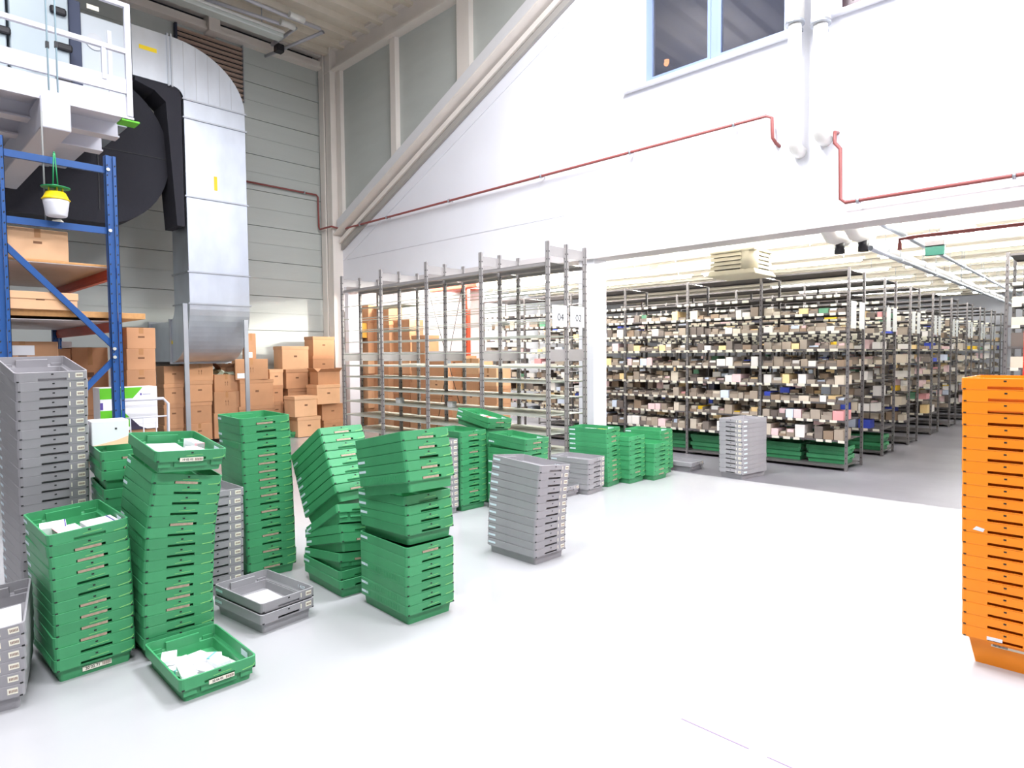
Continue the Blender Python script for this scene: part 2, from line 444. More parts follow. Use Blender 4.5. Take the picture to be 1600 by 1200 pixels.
# library room
ZLC = 3.72
lc = struct('ceiling_library', MB().box(XG, 8, YW + .32, 34, ZLC, ZLC + .2), M_LIBCEIL)
y = 8.75; r0 = None
while y < 26:
    if r0 is None: r0 = MB().bbox(XG, 8, y, y + .16, ZLC - .22, ZLC, .01).obj('ceiling_beam', M_RIB, lc); yr = y
    else:
        c = r0.copy(); COL.objects.link(c); c.parent = lc; c.location = (0, y - yr, 0)
    y += .88
struct('wall_library_back', MB().box(XG, 8, 27, 27.2, 0, ZLC), M_WHITEWALL)
struct('wall_library_left', MB().box(XG - .2, XG, YW + .3, 27, 0, ZLC), M_WHITEWALL)
struct('wall_library_right', MB().box(8, 8.2, YW + .3, 27, 0, ZLC), M_WHITEWALL)
struct('wall_partition', MB().box(XG, -10.35, 9.75, 9.85, 0, ZLC), M_WHITEWALL)

# ---- copper pipes
def pipe(name, pts, r, m, label, cat, clips=(), clipm=M_GALVD, n=8):
    t = thing(name, label, cat, pts[0])
    MB().tube(pts, r, n).obj('pipe', m, t)
    for c in clips:
        c = Vector(c[0]), Vector(c[1])
        MB().tube([c[0] - c[1] * r * 0.1, c[0]], .001, 4)
        k = MB(); d = c[1]
        k.tube([c[0] - d * .014, c[0] + d * .014], r * 1.7, 8)
        nrm = Vector((0, 1, 0)) if abs(d.x) > .5 else Vector((-1, 0, 0))
        k.bar(c[0], c[0] + nrm * .11, .012, .012)
        k.obj('pipe_clip', clipm, t)
    return t
yp = YW - .10
zp = 4.545
A_ = Vector((-13.02, 7.66, 4.62))
pts = [(XG + .06, onX(384, 283, XG + .06).y - .6, onX(384, 283, XG + .06).z), (XG + .06, 7.60, 5.39), (XG + .06, 7.64, 5.35), (XG + .06, 7.65, 4.66), (XG + .10, 7.65, 4.60), (-13.06, 7.66, 4.60), (-13.03, 7.70, 4.59),
       (-13.0, yp - .03, 4.56), (-12.95, yp, 4.545), (-3.24, yp, zp), (-3.17, yp, zp - .04), (-3.16, yp, 4.26), (-3.13, yp + .03, 4.20), (-3.11, YW + .02, 4.17)]
pipe('copper_pipe', pts, .021, M_COPPER, 'long thin copper pipe running along the grey and white walls', 'pipe',
     [((x, yp, zp), Vector((1, 0, 0))) for x in (-12.2, -11.2, -9.2, -6.9, -5.2, -3.65)] + [((XG + .06, 7.3, 5.39), Vector((0, 1, 0)))])
q0 = onY(1309, 210, YW)
pts = [(q0.x - .0, YW + .02, q0.z + .02), (q0.x, yp, q0.z), (q0.x, yp, q0.z - .12), (q0.x + .06, yp, q0.z - .2), (q0.x + .07, yp, 3.39), (q0.x + .12, yp, 3.345), (4, yp, 3.345)]
pipe('copper_pipe', pts, .021, M_COPPER, 'short drop of copper pipe beside the thick white pipes, turning right above opening', 'pipe',
     [((x, yp, 3.345), Vector((1, 0, 0))) for x in (-2.2, -.82, .6)])
# ---- thick insulated pipes
for i, (px0, px1, pyb, lab) in enumerate(((1229, 1251, 232, 'left one of two thick white insulated pipes coming down the wall'),
                                         (1268, 1292, 212, 'right one of two thick white insulated pipes coming down the wall'))):
    Yp = YW - .22
    a = onY(px0, pyb, Yp); b = onY(px1, pyb, Yp); xc = (a.x + b.x) / 2; r = (b.x - a.x) / 2 * .92
    t = thing('insulated_pipe', lab, 'pipe', (xc, Yp, a.z), 'thick insulated pipes on the white wall')
    z0 = a.z
    MB().tube([(xc, Yp, ZC - .1), (xc, Yp, z0 + .14), (xc, Yp + .02, z0 + .05), (xc, Yp + .07, z0), (xc, YW + .02, z0 - .02)], r, 18).obj('pipe', M_INSUL, t)
    zc = onY(px0, 42, Yp).z
    k = MB().tube([(xc, Yp, zc), (xc, Yp, zc + 1.4)], r * 1.35, 18); k.obj('pipe_sleeve', M_INSUL, t)
    k = MB().tube([(xc, Yp, zc - .015), (xc, Yp, zc + .02)], r * 1.42, 18); k.bar((xc, Yp, zc), (xc, YW, zc), .03, .03)
    k.obj('pipe_clamp', M_GALVD, t)

# ================================================================== CRATES
HX, HY, INS, PITCH, HH = .28, .185, .02, .0602, .122
def crate_mesh(name, m, h=HH, pitch=PITCH, i0=.026, i1=.018, slot=True, tab=False, ribs=False):
    def loop(i, z, r=.022):
        a, b = HX - i, HY - i; r = max(.006, r - i * .3)
        pts = []
        # corner arcs in order: +x+y, -x+y, -x-y, +x-y ; end sides get two extra columns at y=+-.075
        def arc(cx, cy, a0):
            return [(cx + r * math.cos(a0 + math.pi / 2 * k / 3), cy + r * math.sin(a0 + math.pi / 2 * k / 3), z) for k in range(4)]
        pts += [(a, -.072, z), (a, .072, z)] + arc(a - r, b - r, 0)
        pts += arc(-a + r, b - r, math.pi / 2) + [(-a, .072, z), (-a, -.072, z)]
        pts += arc(-a + r, -b + r, math.pi) + arc(a - r, -b + r, 1.5 * math.pi)
        return pts
    zb = h - pitch + .002
    z_s0, z_s1 = zb + .004, zb + .019
    prof = [(i0, 0.0), (i1, zb - .004), (0.001, zb - .001), (0, z_s0), (0, z_s1), (0, h - .001), (.002, h), (.008, h), (.010, z_s1), (.011, z_s0), (i1 - .001, zb - .006), (i1 + .010 if i0 < .03 else i1 + .003, zb - .010), (i0 + .008, .006)]
    L = [loop(i, z) for i, z in prof]
    n = len(L[0])
    b = MB(); vs = [p for q in L for p in q]; fs = []; ms = []
    SE = (0, n and 10)          # columns: 0-1 is the +x slot span, find the -x one
    e1 = 10                     # index of (-a,.072) -> next (-a,-.072)
    for k in range(len(L) - 1):
        for i in range(n):
            j = (i + 1) % n
            if slot and k in (3, 8) and i in (0, e1): continue
            fs.append((k * n + i, k * n + j, (k + 1) * n + j, (k + 1) * n + i))
    if slot:
        for i in (0, e1):
            j = i + 1
            o0, o1, o2, o3 = 3 * n + i, 3 * n + j, 4 * n + j, 4 * n + i       # outer cell
            i0, i1, i2, i3 = 9 * n + i, 9 * n + j, 8 * n + j, 8 * n + i       # inner cell
            fs += [(o0, o1, i1, i0), (o1, o2, i2, i1), (o2, o3, i3, i2), (o3, o0, i0, i3)]
    fs.append(tuple(range(n - 1, -1, -1)))
    fs.append(tuple((len(L) - 1) * n + i for i in range(n)))
    b.add(vs, fs, 0)
    # dark peg holes
    for sx in (-1, 1):
        b.box(sx * HX - .001, sx * HX + .001, -.006, .006, h - .018, h - .010, 1)
        for sy in (-1, 1): b.box(sx * (HX - .003) - .0045, sx * (HX - .003) + .0045, sy * (HY - .016) - .006, sy * (HY - .016) + .006, zb + .001, zb + .007, 1)
    if tab:
        for sx in (-1, 1):
            x0, x1 = sorted((sx * (HX - .012), sx * (HX - .028)))
            b.box(x0, x1, -.085, .085, .03, h - .018)
            for sy in (-1, 1):
                y0, y1 = sorted((sy * .105, sy * .165)); b.box(*sorted((sx * (HX - .012), sx * (HX - .022))), y0, y1, .03, h - .045)
    if ribs:
        for k in range(22):
            xx = -.2 + k * .019
            b.box(xx, xx + .004, -HY - .0015, -HY + .001, zb + .012, h - .012)
    # pale scuffs along the right-hand end corner
    if name.startswith('green'):
        b.bar((HX + .0006, HY - .075, h - .052), (HX + .0006, HY - .02, h - .046), .0012, .0035, 2)
        b.bar((HX + .0006, HY - .02, h - .046), (HX + .0006, HY - .012, h - .034), .0012, .003, 2)
        b.bar((HX + .0006, -.03, h - .030), (HX + .0006, .055, h - .026), .001, .0022, 2)
    return b.mesh(name, [m, M_HOLE, M_SCUFF])
ME = {}
for key, m in (('green', M_GREEN), ('grey', M_GREY)):
    ME[key] = crate_mesh(key + ' crate', m)
    ME[key + 't'] = crate_mesh(key + ' crate top', m, tab=True)
    ME[key + 'r'] = crate_mesh(key + ' crate ribbed', m, ribs=True)
def labelmesh(name, boxes, m):
    b = MB()
    for q in boxes: b.box(*q)
    return b.mesh(name, m)
e = .0009
zl0, zl1 = HH - .040, HH - .012
L_END_GREY = labelmesh('grey end label', [(HX, HX + e, .118, .158, zl0, zl1)], M_LABEL)
L_END_GREY2 = labelmesh('narrow end label', [(HX, HX + e, .082, .088, zl0, zl1)], M_LABEL)
L_INK_GREY = labelmesh('grey end label print', [(HX + e, HX + e + .0004, .124 + k * .0055, .127 + k * .0055, zl0 + .007, zl1 - .008) for k in range(6)], M_INKR)
L_SIDE = labelmesh('side label', [(-HX + .022, -HX + .105, -HY - e, -HY, HH - .037, HH - .021)], M_LABELB)
L_SLOT = labelmesh('slot label', [(HX - .004, HX + .0006, -.066, .052, HH - PITCH + .007, HH - PITCH + .020)], M_LABELR)
L_SIDE20 = labelmesh('side label', [(HX - .095, HX - .02, HY, HY + e, HH - .037, HH - .018)], M_LABELB)

def rot3(yaw, pitch, roll):
    return Matrix.Rotation(yaw, 3, 'Z') @ Matrix.Rotation(-pitch, 3, 'Y') @ Matrix.Rotation(roll, 3, 'X')
ST = {
'G' : (1, [-3.456, 1.203, 0.0, -0.024, 0.0, 0.0, 0.0, 0.0], True) ,
'A' : (12, [-4.126, 0.826, 0.0, 0.016, -0.034, 0.065, -0.037, 0.018], True) ,
'S12' : (12, [-3.547, 3.825, 0.0, -0.035, -0.051, -0.099, -0.011, 0.016], True) ,
'GG' : (2, [-3.931, 1.768, 0.0, 0.113, -0.002, 0.0, -0.023, 0.014], True) ,
'S0' : (6, [-4.014, 0.385, 0.0, -0.211, -0.097, 0.099, -0.014, 0.035], True) ,
'S1' : (26, [-5.089, 0.839, 0.0, 0.036, -0.171, 0.027, 0.003, 0.005], True) ,
'S3a' : (16, [-4.058, 1.231, 0.0, -0.034, -0.081, -0.18, -0.03, -0.028], True) ,
'S3top' : (1, [-3.965, 1.28, 1.05, -0.036, -0.103, -0.059, 0.0, 0.0], False) ,
'S5' : (19, [-4.866, 2.169, 0.0, -0.098, 0.002, 0.026, -0.014, -0.006], True) ,
'S4' : (11, [-4.773, 1.7, 0.0, -0.0, 0.0, -0.0, 0.001, 0.016], True) ,
'S9' : (13, [-5.27, 4.587, 0.0, -0.037, 0.0, -0.0, -0.011, 0.008], True) ,
'S8' : (12, [-5.275, 4.182, -0.0, -0.002, -0.001, -0.0, 0.019, -0.018], True) ,
'S20' : (12, [-3.683, 8.29, 0.0, -1.732, 0.0, 0.0, -0.005, 0.003], True) ,
'S13' : (6, [-4.774, 6.073, -0.0, 0.093, -0.0, -0.0, 0.012, -0.007], True) ,
'S14' : (1, [-4.874, 5.716, -0.0, -0.001, 0.0, 0.0, 0.0, 0.0], True) ,
'S15' : (11, [-4.861, 6.569, 0.0, 0.149, 0.0, 0.0, -0.03, 0.009], True) ,
'S16' : (9, [-4.759, 6.96, -0.0, 0.022, -0.0, -0.0, 0.005, -0.019], True) ,
'S17b' : (7, [-4.641, 7.34, -0.0, 0.028, -0.0, 0.0, 0.013, -0.007], True) ,
'S17a' : (9, [-4.788, 7.729, 0.0, 0.08, 0.0, -0.0, -0.013, -0.003], True) ,
'S19' : (1, [-4.60, 8.25, -0.0, 0.003, 0.0, 0.0, 0.0, 0.0], True) ,
'S6a' : (2, [-4.065, 2.438, 0.0, -0.052, -0.0, -0.0, -0.016, 0.003], True) ,
'S6b' : (1, [-4.071, 2.438, 0.129, -0.063, 0.136, -0.103, 0.0, 0.0], False) ,
'S6c' : (2, [-4.048, 2.444, 0.232, -0.045, 0.26, -0.128, -0.008, -0.003], False) ,
'S6d' : (1, [-4.049, 2.447, 0.379, -0.05, 0.486, -0.115, 0.0, 0.0], False) ,
'S6e' : (8, [-4.162, 2.504, 0.507, -0.033, 0.5, 0.002, -0.13, 0.069], False) ,
'S7a' : (7, [-3.371, 2.477, -0.0, -0.052, -0.001, -0.0, -0.005, 0.005], True) ,
'S7b' : (4, [-3.391, 2.501, 0.471, -0.04, 0.051, -0.007, -0.022, 0.001], False) ,
'S7c' : (5, [-3.306, 2.45, 0.781, -0.037, 0.196, -0.018, -0.027, 0.013], False) ,
'S11b' : (10, [-4.656, 4.9, 0.0, -0.013, 0.0, 0.0, 0.0, 0.0], True) ,
'S11' : (2, [-4.656, 4.9, 0.62, -0.013, -0.06, -0.024, 0.001, -0.0], False) ,
'S10b' : (12, [-5.36, 5.06, 0.0, -0.022, 0.0, 0.0, 0.0, 0.0], True) ,
'S10' : (2, [-5.35, 5.038, 0.803, -0.022, -0.163, -0.086, 0.001, 0.0], False) ,
'S21b' : (13, [-4.736, 1.245, 0.0, -0.098, -0.0, -0.0, 0.0, 0.0], True) ,
'S21' : (3, [-4.736, 1.239, 0.835, -0.098, -0.0, -0.0, -0.01, 0.0], False) ,
'S22' : (1, [-12.46, 6.06, 0.0, 0.007, 0.0, 0.0, 0.0, 0.0], True) ,
}
def poses(key, pitch=PITCH):
    n, P, prog = ST[key]
    x, y, z, yaw, pi, ro, lx, ly = P
    o = Vector((x, y, z)); out = []
    for i in range(n):
        t = i / max(1, n - 1) if prog else 1
        R = rot3(yaw, pi * t, ro * t)
        out.append((o.copy(), R))
        o = o + R @ Vector((0, 0, pitch)) + Vector((lx, ly, 0)) / max(1, n - 1)
    return out
# pile: list of segment keys, colour, phrase, group, side labels?, scatter of slot labels
PILES = [
 (('S1',), 'grey', 'the tall grey stack at the left edge'),
 (('S0',), 'grey', 'the low grey stack in the bottom left corner'),
 (('A',), 'green', 'the stack filled with purple-striped cartons'),
 (('S3a', 'S3top'), 'green', 'the leaning stack that carries white papers'),
 (('S21b', 'S21'), 'green', 'the stack squeezed between tall grey and leaning stacks'),
 (('S4',), 'grey', 'the grey stack between two tall green stacks'),
 (('S5',), 'green', 'the tallest green stack before the cardboard boxes'),
 (('G',), 'green', ''),
 (('GG',), 'grey', 'the two-crate pile holding a white sheet'),
 (('S6a', 'S6b', 'S6c', 'S6d', 'S6e'), 'green', 'the sharply tipped green stack'),
 (('S7a', 'S7b', 'S7c'), 'green', 'the crooked green stack at front centre'),
 (('S8',), 'grey', 'the grey stack half hidden behind the crooked one'),
 (('S9',), 'green', 'the straight green stack behind the crooked one'),
 (('S10b', 'S10'), 'green', 'the stack with a red-white pack before steel shelf'),
 (('S11b', 'S11'), 'green', 'the green stack just behind the free-standing grey one'),
 (('S12',), 'grey', 'the free-standing grey stack on white floor'),
 (('S13',), 'grey', 'the low grey stack beside the green row'),
 (('S14',), 'grey', ''),
 (('S15',), 'green', 'the green stack next to the 02 sign'),
 (('S16',), 'green', 'the narrow green stack second in the row'),
 (('S17b',), 'green', 'the shorter green stack third in the row'),
 (('S17a',), 'green', 'the last green stack in the row'),
 (('S19',), 'grey', ''),
 (('S20',), 'grey', 'the grey stack on dark floor before racks'),
 (('S22',), 'green', ''),
]
SINGLE = {'G': 'lone green crate full of white cartons on the white floor',
          'S14': 'single grey crate on the floor between two grey stacks',
          'S19': 'single grey crate on the floor edge past the green row',
          'S22': 'green crate on the floor against the cardboard box piles'}
TOPS = {}
for segs, colr, phrase in PILES:
    items = []
    for s in segs:
        for q in poses(s): items.append((s, q))
    n = len(items)
    r2 = random.Random(sum(ord(c) for c in segs[0]) * 7 + 3)
    for i, (s, (o, R)) in enumerate(items):
        last = (i == n - 1) or items[i + 1][0] != s and s not in ('S21b', 'S10b', 'S11b')
        mk = colr + ('t' if last else ('r' if r2.random() < .18 and colr == 'green' else ''))
        c = bpy.data.objects.new('plastic_crate', ME[mk]); COL.objects.link(c)
        jit = r2.uniform(-.012, .012) if s not in ('S7c', 'S6e', 'S3top') else 0
        c.matrix_world = Matrix.Translation(o) @ (R @ Matrix.Rotation(jit, 3, 'Z')).to_4x4()
        k = n - i
        if n == 1: lab = SINGLE[s]
        elif i == 0: lab = '%s crate at the bottom of %s' % (colr, phrase)
        else: lab = '%s crate, %s of %s' % (colr, 'top' if k == 1 else ORD[k] + ' from top', phrase)
        tag(c, lab, 'crate', (phrase[4:] if phrase else 'single crates on the floor'))
        def child(nm, me):
            d = bpy.data.objects.new(nm, me); COL.objects.link(d); d.parent = c; return d
        if colr == 'grey':
            lb = child('barcode_label', L_END_GREY); child('narrow_label', L_END_GREY2)
            pr = bpy.data.objects.new('print', L_INK_GREY); COL.objects.link(pr); pr.parent = lb
            if s == 'S20': child('side_label', L_SIDE20)
            else: child('side_label', L_SIDE)
        else:
            if r2.random() < .72: child('side_label', L_SIDE)
            if r2.random() < .42: child('slot_label', L_SLOT)
        if i == n - 1: TOPS[segs[0]] = c
        if i == 0: TOPS[segs[0] + '_bottom'] = c

# printed labels that can be read
def face_label(crate, x, y0, y1, z0, z1, txt, size, side='end'):
    b = MB()
    if side == 'end': b.box(x, x + .001, y0, y1, z0, z1)
    o = b.obj('large_label', M_LABEL); o.parent = crate
    M = Matrix.Translation((x + .0018, (y0 + y1) / 2 - .02, (z0 + z1) / 2)) @ Matrix(((0, 0, 1, 0), (1, 0, 0, 0), (0, 1, 0, 0), (0, 0, 0, 1)))
    t = text_mesh('number', txt, size, M, M_INK, o)
    k = MB()
    for i in range(9): k.box(x + .001, x + .0014, y1 - .042 + i * .0045, y1 - .0395 + i * .0045, z0 + .004, z1 - .004)
    g = k.obj('barcode', M_INKR); g.parent = o
face_label(TOPS['A_bottom'], HX - .019, -.062, .070, .022, .046, '20 02 71', .019)
face_label(TOPS['G'], HX, -.052, .070, HH - .066, HH - .046, '20 04 03', .015)
face_label(TOPS['S3a'], HX, -.062, .058, HH - .062, HH - .040, '19 02 02', .016)
def inside_number(crate, txt):
    M = Matrix.Translation((HX - .13, HY - .0125, HH - .030)) @ Matrix(((-1, 0, 0, 0), (0, 0, -1, 0), (0, 1, 0, 0), (0, 0, 0, 1)))
    M = Matrix.Translation((HX - .13, HY - .0125, HH - .030)) @ Matrix(((1, 0, 0, 0), (0, 0, -1, 0), (0, 1, 0, 0), (0, 0, 0, 1)))
    t = text_mesh('number', txt, .028, M, M_LABELB, crate)
inside_number(TOPS['GG'], '1 4337')
inside_number(TOPS['S12'], '1 4337')
for key in ('G', 'A', 'S3a', 'S5', 'S9', 'S11b', 'S15', 'S17a', 'S10b'):
    if key in TOPS:
        k = MB().box(HX - .17, HX - .09, HY - .0125, HY - .0112, HH - .048, HH - .016)
        o = k.obj('inner_label', M_LABELB, TOPS[key], off=(0, 0, 0)); 

# orange stack at the right, deeper crates, short ends towards the camera
OH, OP = .205, .0622
OM = crate_mesh('orange crate', M_ORANGE, h=OH, pitch=OP, i0=.056, i1=.026)
OMT = crate_mesh('orange crate top', M_ORANGE, h=OH, pitch=OP, i0=.056, i1=.026, tab=True)
oc = onZ(1523.7, 1033, 0)
ocx, ocy = oc.x + HY - .056, oc.y + HX - .056
NO = 22
for i in range(NO):
    c = bpy.data.objects.new('plastic_crate', OMT if i == NO - 1 else OM); COL.objects.link(c)
    c.matrix_world = Matrix.Translation((ocx - .028 * i / NO, ocy, OP * i)) @ Matrix.Rotation(-math.pi / 2 + rnd.uniform(-.006, .006), 4, 'Z')
    k = NO - i
    tag(c, 'orange crate at the bottom of the tall orange stack, with a barcode strip' if i == 0 else
        'orange crate, %s of the tall orange stack at right' % ('top' if k == 1 else ORD[k] + ' from top'), 'crate', 'tall orange stack at right')
    if i == 0:
        lb = MB().box(HX - .033, HX - .0295, -.06, .10, .112, .132).obj('barcode_label', M_LABEL, c, off=(0, 0, 0))
        bars = MB()
        for q in range(12): bars.box(HX - .0295, HX - .029, -.052 + q * .0052, -.049 + q * .0052, .115, .129)
        z_ = bars.obj('barcode', M_INK); z_.parent = lb
        st = MB().box(HX, HX + .0008, -.075, -.01, OH - .052, OH - .034).obj('torn_label', M_PAPER, c, off=(0, 0, 0))
    if i == 9:
        MB().prism([(HX + .0006, -.135, OH - .045), (HX + .0006, -.09, OH - .052), (HX + .0006, -.084, OH - .035), (HX + .0006, -.12, OH - .026)], (.0006, 0, 0)).obj('torn_label', M_PAPER, c, off=(0, 0, 0))
# red stack behind the orange one
RM = crate_mesh('red crate', M_RED)
rp = onY(1598, 560, 6.4)
for i in range(29):
    c = bpy.data.objects.new('plastic_crate', RM); COL.objects.link(c)
    c.matrix_world = Matrix.Translation((rp.x + HY, 6.4 + HX, PITCH * i)) @ Matrix.Rotation(-math.pi / 2, 4, 'Z')
    tag(c, 'red crate, %s, in the red stack behind the orange stack' % ('lowest' if i == 0 else ('top' if i == 28 else 'number %d up' % (i + 1))), 'crate', 'red crates behind the orange stack')
print('crates done', len(bpy.data.objects))

# ================================================================== GREY STEEL SHELVING UNIT (04 / 02)
YS = (6.30, 6.68, 7.08)
XP = [onY(px, py, YS[0]).x for px, py in ((534, 432), (594.5, 421), (665.5, 410), (751, 395.5), (855.5, 376))]
ZT = 3.12
su = thing('shelving_unit', 'long empty grey steel shelving unit with 04 and 02 end signs', 'shelving', (XP[4], YS[0], 0))
pw = .055
def post_mb(x, y, zt, w=pw, d=.036):
    b = MB()
    b.box(x - w / 2, x + w / 2, y - d / 2, y - d / 2 + .004, 0, zt)
    b.box(x - w / 2, x - w / 2 + .004, y - d / 2, y + d / 2, 0, zt); b.box(x + w / 2 - .004, x + w / 2, y - d / 2, y + d / 2, 0, zt)
    z = .08
    while z < zt - .04:
        b.box(x - .006, x + .006, y - d / 2 - .001, y - d / 2, z, z + .018, 1)
        b.box(x + w / 2, x + w / 2 + .001, y - .008, y + .008, z, z + .016, 1)
        z += .10
    return b
for x in XP:
    for y in YS:
        post_mb(x, y, ZT).obj('post', [M_SHELF, M_HOLE], su)
levels = [.08, .33, .59, .84, 1.07, 1.29, 1.49, 1.69, 1.91, 2.12, 2.33, 2.56, 2.86]
brd = {}
for bay in range(4):
    xa, xb = XP[bay] + pw / 2, XP[bay + 1] - pw / 2
    for side in (0, 1):
        ya, yb = YS[side] + .012, YS[side + 1] - .012
        for li, z in enumerate(levels):
            if 6 < li < 12 and not (li in (9, 11) and bay == 0 and side == 1):
                b = MB().box(xa, xb, ya, ya + .004, z - .014, z)
                if side == 1: b.box(xa, xb, yb - .004, yb, z - .014, z)
                o_ = b.obj('shelf_rail', M_SHELFB, su); o_['kind'] = 'stuff'
                continue
            h = .024 if z < 2.8 else .045
            b = MB(); b.box(xa, xb, ya, yb, z - .004, z)
            b.box(xa, xb, ya, ya + .003, z - h, z); b.box(xa, xb, yb - .003, yb, z - h, z)
            b.obj('shelf_board', M_SHELFB if z < 2.8 else M_SHELF, su)
for x in XP:                                   # side plates
    for side in (0, 1):
        for z0, z1 in ((2.94, 3.07), (1.56, 1.72)):
            MB().box(x - .008, x - .004, YS[side] + .018, YS[side + 1] - .018, z0, z1).obj('side_plate', M_SHELF, su)
        for z in (.30, .9, 1.2, 1.42, 1.86, 2.1, 2.34, 2.62):
            if x == XP[4] and side == 1: MB().tube([(x, YS[1] + .018, z), (x, YS[2] - .018, z)], .005, 6).obj('cross_rod', M_SHELF, su)
# diagonal wire braces at the back, meeting on a plate
bx0, bx1 = XP[1] + .1, XP[2] + .3
for a, b in (((XP[1] + .25, 2.85), (XP[2] - .45, 1.55)), ((XP[2] - .05, 2.85), (XP[2] - .45, 1.55)), ((XP[2] - .45, 1.55), (XP[1] + .45, .35)), ((XP[2] - .45, 1.55), (XP[2] + .02, .35))):
    MB().tube([(a[0], YS[2] + .03, a[1]), (b[0], YS[2] + .03, b[1])], .006, 6).obj('brace', M_HOLE, su)
MB().box(XP[2] - .53, XP[2] - .37, YS[2] + .02, YS[2] + .026, 1.46, 1.64).obj('brace_plate', M_WHITEP, su)
# end signs
for txt, y in (('04', YS[0]), ('02', YS[1])):
    z0, z1 = 2.02, 2.30
    ya = y + .045; yb = ya + .30
    x = XP[4] + pw / 2 + .004
    g = MB().bbox(x, x + .004, ya, yb, z0, z1, .002).obj('sign_plate', M_PAPER, su)
    M = Matrix.Translation((x + .0065 - su.location.x, (ya + yb) / 2 + .02 - su.location.y, z0 + .12)) @ Matrix(((0, 0, 1, 0), (1, 0, 0, 0), (0, 1, 0, 0), (0, 0, 0, 1)))
    text_mesh('number', txt, .135, M, M_INK, g)
# small things left on the shelves
def small_box(name, lab, cat, x, y, z, w, d, h, m, group=None, rz=0):
    o = bpy.data.objects.new(name, MB().bbox(-w / 2, w / 2, -d / 2, d / 2, 0, h, min(w, d, h) * .06).mesh(name, m)); COL.objects.link(o)
    o.location = (x, y, z); o.rotation_euler = (0, 0, rz)
    return tag(o, lab, cat, group)
small_box('paper_stack', 'stack of cream paper sheets on the middle steel shelf, second bay', 'paper', XP[2] - .55, 6.48, 1.492, .42, .26, .03, M_LABEL)
small_box('paper_stack', 'stack of cream sheets on the middle steel shelf, third bay', 'paper', XP[3] - .55, 6.48, 1.492, .55, .26, .035, M_LABEL)
small_box('paper_stack', 'wide stack of cream sheets on the middle steel shelf, fourth bay', 'paper', XP[3] + .75, 6.48, 1.492, .8, .26, .035, M_LABEL)
small_box('small_carton', 'small white carton with dark label on lower steel shelf, second bay', 'carton', XP[1] + .22, 6.5, .842, .12, .1, .09, M_PAPER)
small_box('small_carton', 'small white carton on lower steel shelf, third bay', 'carton', XP[2] + .35, 6.5, .842, .12, .1, .09, M_PAPER)

# ================================================================== LIBRARY RACKS
ROWS = [(9.50, 10.20), (11.30, 11.95), (12.96, 13.62), (14.77, 15.45), (16.62, 17.3), (18.5, 19.2), (20.4, 21.1), (22.3, 23.0), (24.2, 24.9)]
XE = -2.75
LV = [.06, .42, .70, .95, 1.20, 1.45, 1.70, 1.95, 2.20, 2.45, 2.79]
BAY = 1.21
M_RBOARD = mat('dark rack board', lin(92, 88, 88), 0.5, metal=0.3)
TINTS = [(142, 128, 114), (120, 110, 102), (160, 148, 134), (100, 90, 84), (204, 192, 174), (228, 224, 218), (226, 196, 196), (206, 216, 232),
         (236, 206, 150), (60, 60, 74), (214, 150, 150), (90, 140, 110), (232, 190, 40), (60, 80, 190), (140, 120, 100), (160, 146, 130)]
TNAME = ['brown', 'dark brown', 'light brown', 'dark', 'beige', 'white', 'pink', 'pale blue', 'cream', 'black', 'rose', 'green', 'yellow', 'blue', 'brown', 'tan']
M_BIN = [mat('bin colour %d' % i, lin(*t), .7) for i, t in enumerate(TINTS)]
def pick(r):
    q = r.random()
    if q < .45: return r.choice((0, 1, 2, 3, 14, 15))
    if q < .92: return r.choice((4, 5, 5, 6, 7, 8, 4, 5))
    return r.choice((9, 10, 11, 12, 13, 6))
def bin_shape(b, x0, x1, y0, y1, z0, h, mi, mc, r, front=-1):
    """an open-fronted bin with its contents standing a little proud"""
    yf, ybk = (y0, y1)
    t = .004
    b.box(x0, x1, y0, y1, z0, z0 + t, mi); b.box(x0, x0 + t, y0, y1, z0 + t, z0 + h * .8, mi); b.box(x1 - t, x1, y0, y1, z0 + t, z0 + h * .8, mi)
    b.box(x0 + t, x1 - t, y0, y0 + t, z0 + t, z0 + h * .45, mi)
    n = r.choice((1, 2, 3)); w = (x1 - x0 - .012) / n
    for k in range(n):
        a = x0 + .006 + k * w
        b.box(a, a + w - .004, y0 + .01 + r.random() * .05, y1 - .01, z0 + t, z0 + h * r.uniform(.55, 1.0), mc)
